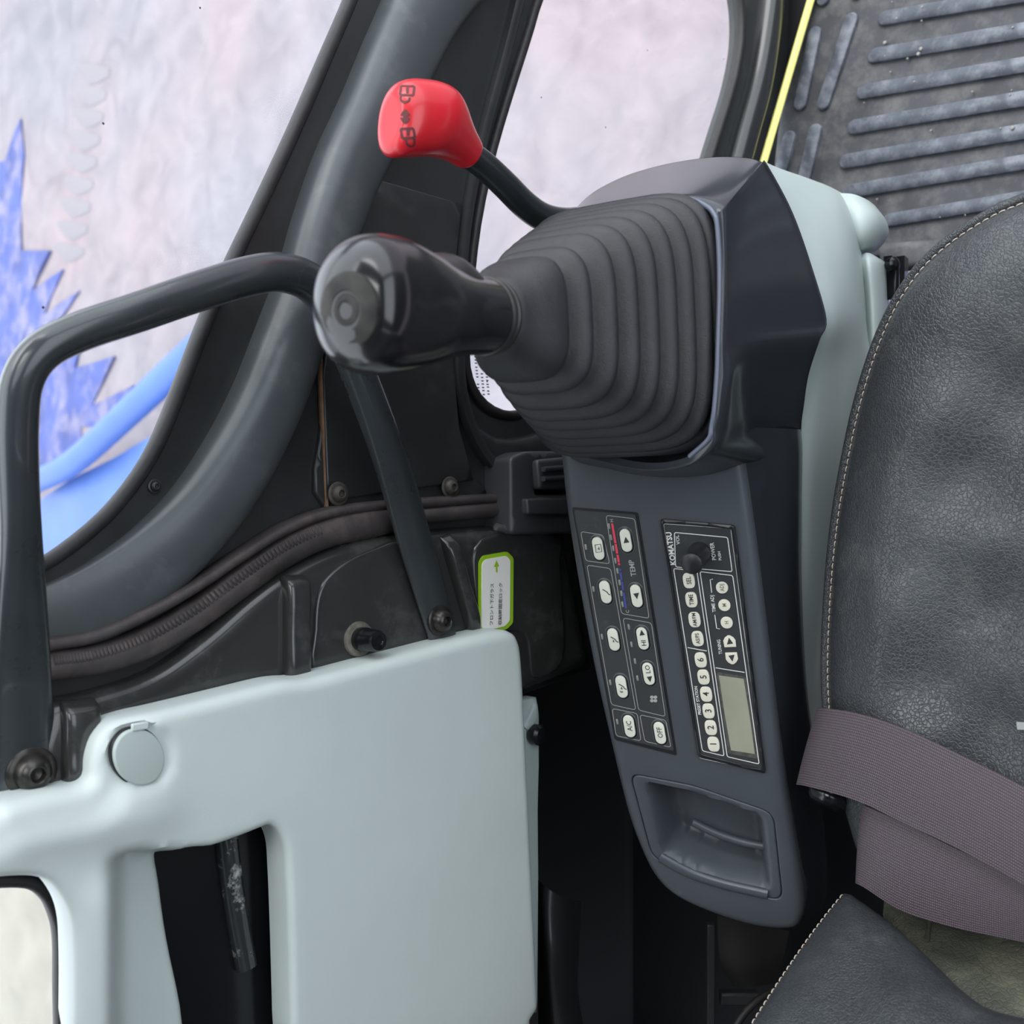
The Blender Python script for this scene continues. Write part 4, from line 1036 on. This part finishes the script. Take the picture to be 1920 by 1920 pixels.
# ------------------------------------------------------------------ red lock lever
lev = thing('lock_lever', 'red knobbed safety lock lever on a bent black rod', 'lever', P(1060, 412, .74))
rp = [(872, 286, .645), (905, 308, .655), (945, 345, .67), (985, 385, .69), (1020, 408, .705), (1060, 416, .72), (1110, 412, .745)]
rodp = [P(*q) for q in rp]
sweep('rod', rodp, circ(1, 18), np.array([0, -1, .2]), M_lever, lev, scales=[(26*q[2]/K, 26*q[2]/K) for q in rp])
rk = [(733, 222, .592, .18, .30), (734, 222, .592, .40, .62), (740, 222, .594, .58, .86), (752, 222, .598, .74, .985), (772, 222, .604, .84, 1.0), (795, 224, .610, .86, .99), (815, 229, .616, .82, .93), (832, 240, .622, .72, .80), (848, 256, .628, .60, .62), (862, 270, .634, .50, .50), (875, 284, .640, .43, .42), (882, 291, .643, .36, .36), (884, 293, .644, .15, .15)]
secs = []
pp = np.array([P(a, b, c_) for a, b, c_, _, _ in rk]); T = np.gradient(pp, axis=0); T /= np.linalg.norm(T, axis=1)[:, None]
tgt0, tgt1 = unit(np.array([.62, .78, -.02])), unit(pp[-1]-pp[7])
for i, (a, b, c_, sw, sh) in enumerate(rk):
    q = min(1, i/9.0); q = q*q*(3-2*q); t = unit(tgt0*(1-q)+tgt1*q)
    u_ = unit(np.cross(t, np.array([.12, .0, 1]))); v_ = np.cross(u_, t)
    if v_[2] < 0: v_ = -v_; 
    if u_[0] < 0: u_ = -u_
    R_ = 76*c_/K
    secs.append([pp[i]+u_*x*R_*sw+v_*y*R_*sh for x, y in superel(1, 1, 2.25, 40)])
secs = cr(np.array(secs).reshape(len(secs), -1), 4).reshape(-1, 40, 3)
knob = loft('lever_knob', secs, M_red, lev, sharp=80)
# padlock pictograms wrapped on the knob
bmk = bmesh.new(); bmk.from_mesh(knob.data); bvh = BVHTree.FromBMesh(bmk); kloc = world_loc(knob); camw = Vector((0, 0, H))
def stick_on(pts_px, w):
    out = []; pts_px = cr(pts_px, 4)
    for x, y in pts_px:
        d = Wd(ray(x, y)).normalized(); loc, nn, _, _ = bvh.ray_cast(camw-kloc, d)
        if loc is None: return None
        if nn.dot(d) > 0: nn = -nn
        out.append((np.array(loc+kloc), np.array(nn)))
    V = []; c3 = np.array([o_[0] for o_ in out]); t = np.gradient(c3, axis=0)
    for (c_, n_), tt in zip(out, t):
        s_ = np.cross(tt, n_); s_ /= np.linalg.norm(s_)+1e-12
        V += [c_+n_*.00025+s_*w/2, c_+n_*.00025-s_*w/2]
    Fq = [(2*i, 2*i+1, 2*i+3, 2*i+2) for i in range(len(out)-1)]
    return V, Fq
marks = []
def lockmark(cx, cy, open_):
    L_ = []
    b = [(-11, -10), (14, -9), (12, 8), (-13, 7), (-11, -10)] if open_ else [(-13, -8), (11, -9), (14, 8), (-9, 10), (-13, -8)]
    for a, c_ in zip(b[:-1], b[1:]): L_.append(([(cx+a[0], cy+a[1]), (cx+c_[0], cy+c_[1])], .0014))
    L_.append(([(cx+1, cy-5), (cx+1, cy+4)], .0016)); 
    L_.append(([(cx-2, cy-5), (cx+4, cy-5)], .0012))
    if open_: L_.append(([(cx-12, cy+10), (cx-10, cy+18), (cx-3, cy+21), (cx+4, cy+17), (cx+5, cy+12)], .0014))
    else: L_.append(([(cx-3, cy+12), (cx+0, cy+21), (cx+8, cy+24), (cx+13, cy+19), (cx+12, cy+10)], .0014))
    return L_
allm = lockmark(763, 171, True)+lockmark(764, 250, False)
for dy in (-1, 1): allm += [([(752, 219+dy*2), (760, 219+dy*12), (768, 219+dy*2)], .0012), ([(756, 219+dy*3), (764, 219+dy*3)], .0022), ([(760, 219+dy*9), (760, 219+dy*2)], .0035)]
for p_, w_ in allm:
    r_ = stick_on(p_, w_)
    if r_: marks.append((from_world(r_[0]), r_[1]))
bmk.free()
if marks:
    v, f = join(marks); obj('padlock_marks', v, f, M_redmark, lev, smooth=False)

# ------------------------------------------------------------------ seat
seat = thing('operator_seat', 'black leather operator seat with beige stitched seams', 'seat', P(1800, 900, 1.0))
SC = Plane(P(1700, 800, .66), np.array([-R2, -R2, 0]))
edge = [(2060, 330), (1990, 345), (1920, 376), (1870, 397), (1800, 440), (1740, 490), (1695, 548), (1660, 615), (1632, 690), (1608, 775), (1590, 860), (1574, 950), (1562, 1050), (1555, 1150), (1552, 1250), (1556, 1340), (1566, 1430), (1582, 1510), (1605, 1590)]
edge0 = edge; edge = [tuple(float(c_) for c_ in proj(SC.hit(x, y, -.018)+.018*SC.n)) for x, y in edge0]
cush = cr(edge, 4).tolist()+[(1660, 1680), (1800, 1740), (2400, 1740), (2700, 1500), (2750, 800), (2600, 420), (2300, 330)]
def cush_relief(px, py, d):
    h = .014*np.exp(-((d-.052)/.030)**2)-.010*sstep(d, .08, .20)
    h += .0022*np.sin(px/61+py/47)*sstep(d, .02, .08)+.0015*np.sin(py/33-px/80)*sstep(d, .02, .08)
    return h
molded('cushion', cush, [], SC, M_leather, seat, hf=cush_relief, thick=.085, er=.026, step=.010)
# backrest
bd = unit(np.array([-.65, -.65, -.38])); ld = np.array([-R2, R2, 0])
bn = unit(np.cross(bd, ld)); bn = bn if bn[2] > 0 else -bn
BR = Plane(P(1570, 1650, .70), bn)
back = cr([(1572, 1652), (1540, 1690), (1500, 1742), (1455, 1806), (1415, 1866), (1380, 1922), (1300, 2060)], 4).tolist()+[(1250, 2300), (1600, 2420), (2300, 2420), (2300, 1960)] + \
    cr([(1980, 1890), (1920, 1882), (1860, 1866), (1810, 1832), (1770, 1795), (1725, 1752), (1680, 1712), (1640, 1682), (1605, 1658)], 4).tolist()
def back_relief(px, py, d): return .012*np.exp(-((d-.05)/.035)**2)+.0018*np.sin(px/37+py/51)*sstep(d, .015, .05)
molded('backrest_bolster', back, [], BR, M_leather, seat, hf=back_relief, thick=.06, er=.022, step=.009)
inner = cr([(1660, 1660), (1760, 1690), (1900, 1720), (2000, 1740), (2020, 1960), (1900, 1930), (1800, 1880), (1720, 1800), (1660, 1730)], 4, True)
molded('backrest_centre', inner, [], BR.off(-.035), M_leather_lit, seat, thick=.03, er=.012, step=.012)
sweep('centre_seam', [BR.off(-.035).hit(x, y, .0005) for x, y in ((1745, 1700), (1742, 1730), (1738, 1765))], superel(.0016, .002, 2, 8), bn, M_leather_lit, seat, n=4)
pe_ = [SC.hit(x-1, y, -.026) for x, y in edge0[:-1]]
sweep('cushion_piping', pe_, superel(.0042, .0055, 2.2, 14), np.array([-R2, -R2, 0]), M_leather, seat, n=5)
# stitches along the seams
def stitches(curve_px, pl, hfun, name, inset, sp=.0052, ln=.0036):
    p = cr(curve_px, 24); a = pl.ab(pl.hit(*p.T)); t = np.gradient(a, axis=0); t /= np.linalg.norm(t, axis=1)[:, None]; nn = np.stack([-t[:, 1], t[:, 0]], 1)
    if np.dot(nn[len(nn)//2], pl.ab(pl.hit(1900, 1000 if pl is SC else 1900))-a[len(a)//2]) < 0: nn = -nn
    a = a+nn*inset; s = np.concatenate([[0], np.cumsum(np.linalg.norm(np.diff(a, axis=0), axis=1))])
    parts = []
    for s0 in np.arange(0.004, s[-1]-.004, sp):
        q = [np.array([np.interp(s0+d_, s, a[:, 0]), np.interp(s0+d_, s, a[:, 1])]) for d_ in (0, ln/2, ln)]
        pts = [pl.S(q[0], hfun-.0002), pl.S(q[1], hfun+.0006), pl.S(q[2], hfun-.0002)]
        parts.append(sweep_data(pts, superel(.00042, .0004, 2, 6), pl.n, n=2))
    v, f = join(parts); o = obj(name, v, f, M_stitch, seat); o['kind'] = 'stuff'; return o
er_ = .026; ins = .0035; kk = er_-ins
stitches(edge[:-1], SC, -(er_-math.sqrt(er_**2-kk**2))+.0005+.014*math.exp(-((ins-.052)/.03)**2), 'stitching', ins)
kk = .022-.004
stitches([(1572, 1652), (1540, 1690), (1500, 1742), (1455, 1806), (1415, 1866), (1380, 1922), (1300, 2060)], BR, -(.022-math.sqrt(.022**2-kk**2))+.012*math.exp(-((.004-.05)/.035)**2)+.0004, 'stitching', .004)
molded('tag_label', [(1905, 1354), (1960, 1358), (1960, 1370), (1907, 1368)], [], SC.off(.006), mat('label_grey', rgb(150, 152, 150), .5), seat, thick=.0015, er=.0003, step=.02)
# seat base and frame below
v, f = box_S(P(1850, 1050, .93), np.array([R2, -R2, 0])*.14, np.array([R2, R2, 0])*.10, np.array([0, 0, .20])); bevel(obj('seat_base', v, f, M_black, seat), .01)

# ------------------------------------------------------------------ seat belt
belt = thing('seat_belt', 'dusky purple woven seat belt straps lying over the cushion', 'belt', P(1750, 1560, .66))
def strap(name, top, bot, n=10):
    T_ = cr(top, n); B_ = cr(bot, n)
    m_ = 9; V = []; UV = []; s = np.concatenate([[0], np.cumsum(np.linalg.norm(np.diff((T_+B_)/2, axis=0), axis=1))])
    nrm = np.array([-R2, -R2, 0])
    for side in (1, -1):
        for i in range(len(T_)):
            for j in range(m_):
                t = j/(m_-1); V.append(T_[i]*(1-t)+B_[i]*t+nrm*(.0007*side+.0015*math.sin(math.pi*t))); UV.append((s[i]*10, t*.48))
    n_ = len(T_); k0 = n_*m_; F_ = []
    for i in range(n_-1):
        for j in range(m_-1):
            a, b, c_, d = i*m_+j, i*m_+j+1, (i+1)*m_+j+1, (i+1)*m_+j
            F_.append((a, b, c_, d)); F_.append((k0+d, k0+c_, k0+b, k0+a))
        for j in (0, m_-1): F_.append((i*m_+j, (i+1)*m_+j, k0+(i+1)*m_+j, k0+i*m_+j))
    for i in (0, n_-1):
        for j in range(m_-1): F_.append((i*m_+j, i*m_+j+1, k0+i*m_+j+1, k0+i*m_+j))
    return obj(name, V, F_, M_belt, belt, uv=UV)
def SB(pts): return [SC.hit(x, y, o_) for x, y, o_ in pts]
strap('strap', SB([(1552, 1330, -.035), (1533, 1328, -.008), (1548, 1328, .014), (1600, 1336, .024), (1660, 1353, .024), (1720, 1377, .023), (1820, 1425, .022), (1920, 1476, .022), (2100, 1580, .02)]),
      SB([(1515, 1464, -.035), (1494, 1470, -.008), (1510, 1473, .012), (1560, 1486, .020), (1620, 1506, .022), (1690, 1540, .022), (1800, 1592, .022), (1920, 1658, .022), (2080, 1760, .02)]))
strap('strap', SB([(1625, 1500, -.02), (1617, 1506, .004), (1640, 1518, .014), (1700, 1545, .016), (1800, 1594, .015), (1920, 1650, .014), (2080, 1740, .012)]),
      SB([(1612, 1650, -.02), (1605, 1655, .000), (1622, 1664, .008), (1690, 1706, .010), (1790, 1738, .010), (1920, 1766, .010), (2060, 1800, .01)]))
bk = gridsurf('buckle', [[(1520, 1472, .70), (1560, 1484, .69), (1592, 1496, .70)], [(1522, 1486, .698), (1560, 1500, .688), (1590, 1510, .70)], [(1532, 1500, .71), (1562, 1516, .705), (1588, 1520, .71)]], M_blackgloss, belt)
solidify(bk, .006)

# ------------------------------------------------------------------ things in the gap behind the console
dk = mat('dim_plastic', rgb(50, 50, 52), .35)
duct = thing('side_duct', 'dim dark moulded duct low between trim panel and console', 'duct', P(1040, 1900, .92))
gridsurf('duct_shell', [[(1000, 1640, .93), (1020, 1660, .90), (1050, 1680, .90), (1090, 1690, .95)], [(1005, 1740, .91), (1025, 1760, .875), (1055, 1780, .885), (1085, 1800, .95)],
                        [(1008, 1840, .91), (1032, 1850, .875), (1058, 1860, .89), (1085, 1870, .95)], [(1010, 2000, .91), (1050, 2000, .875), (1085, 2000, .89), (1110, 2000, .95)]], dk, duct)
fr = thing('support_pedestal', 'dark seat support pedestal in the shadow below the console', 'pedestal', P(1400, 1850, .98))
v, f = box_S(P(1332, 1845, .93), np.array([.0035, 0, 0]), np.array([0, .004, 0]), np.array([0, 0, .055])); bevel(obj('frame_upright', v, f, dk, fr), .001)
gridsurf('frame_bracket', [[(1345, 1715, .92), (1400, 1730, .92), (1480, 1745, .93)], [(1350, 1800, .93), (1400, 1810, .92), (1470, 1790, .93)], [(1375, 1850, .94), (1410, 1850, .93), (1450, 1845, .94)]], mat('dim_brown', rgb(40, 38, 36), .6), fr)
v, f = box_S(P(1385, 1870, .96), np.array([.018, 0, 0]), np.array([0, .006, 0]), np.array([0, 0, .006])); bevel(obj('frame_crossbar', v, f, dk, fr), .002)
cb = sweep('cable', [P(1340, 1990, .86), P(1372, 1935, .86), P(1400, 1895, .865), P(1432, 1868, .87), P(1480, 1850, .88)], circ(.0032, 10), np.array([0, -1, 0]), M_rubber)
tag(cb, 'thin black cable curving beneath the seat backrest edge', 'cable')
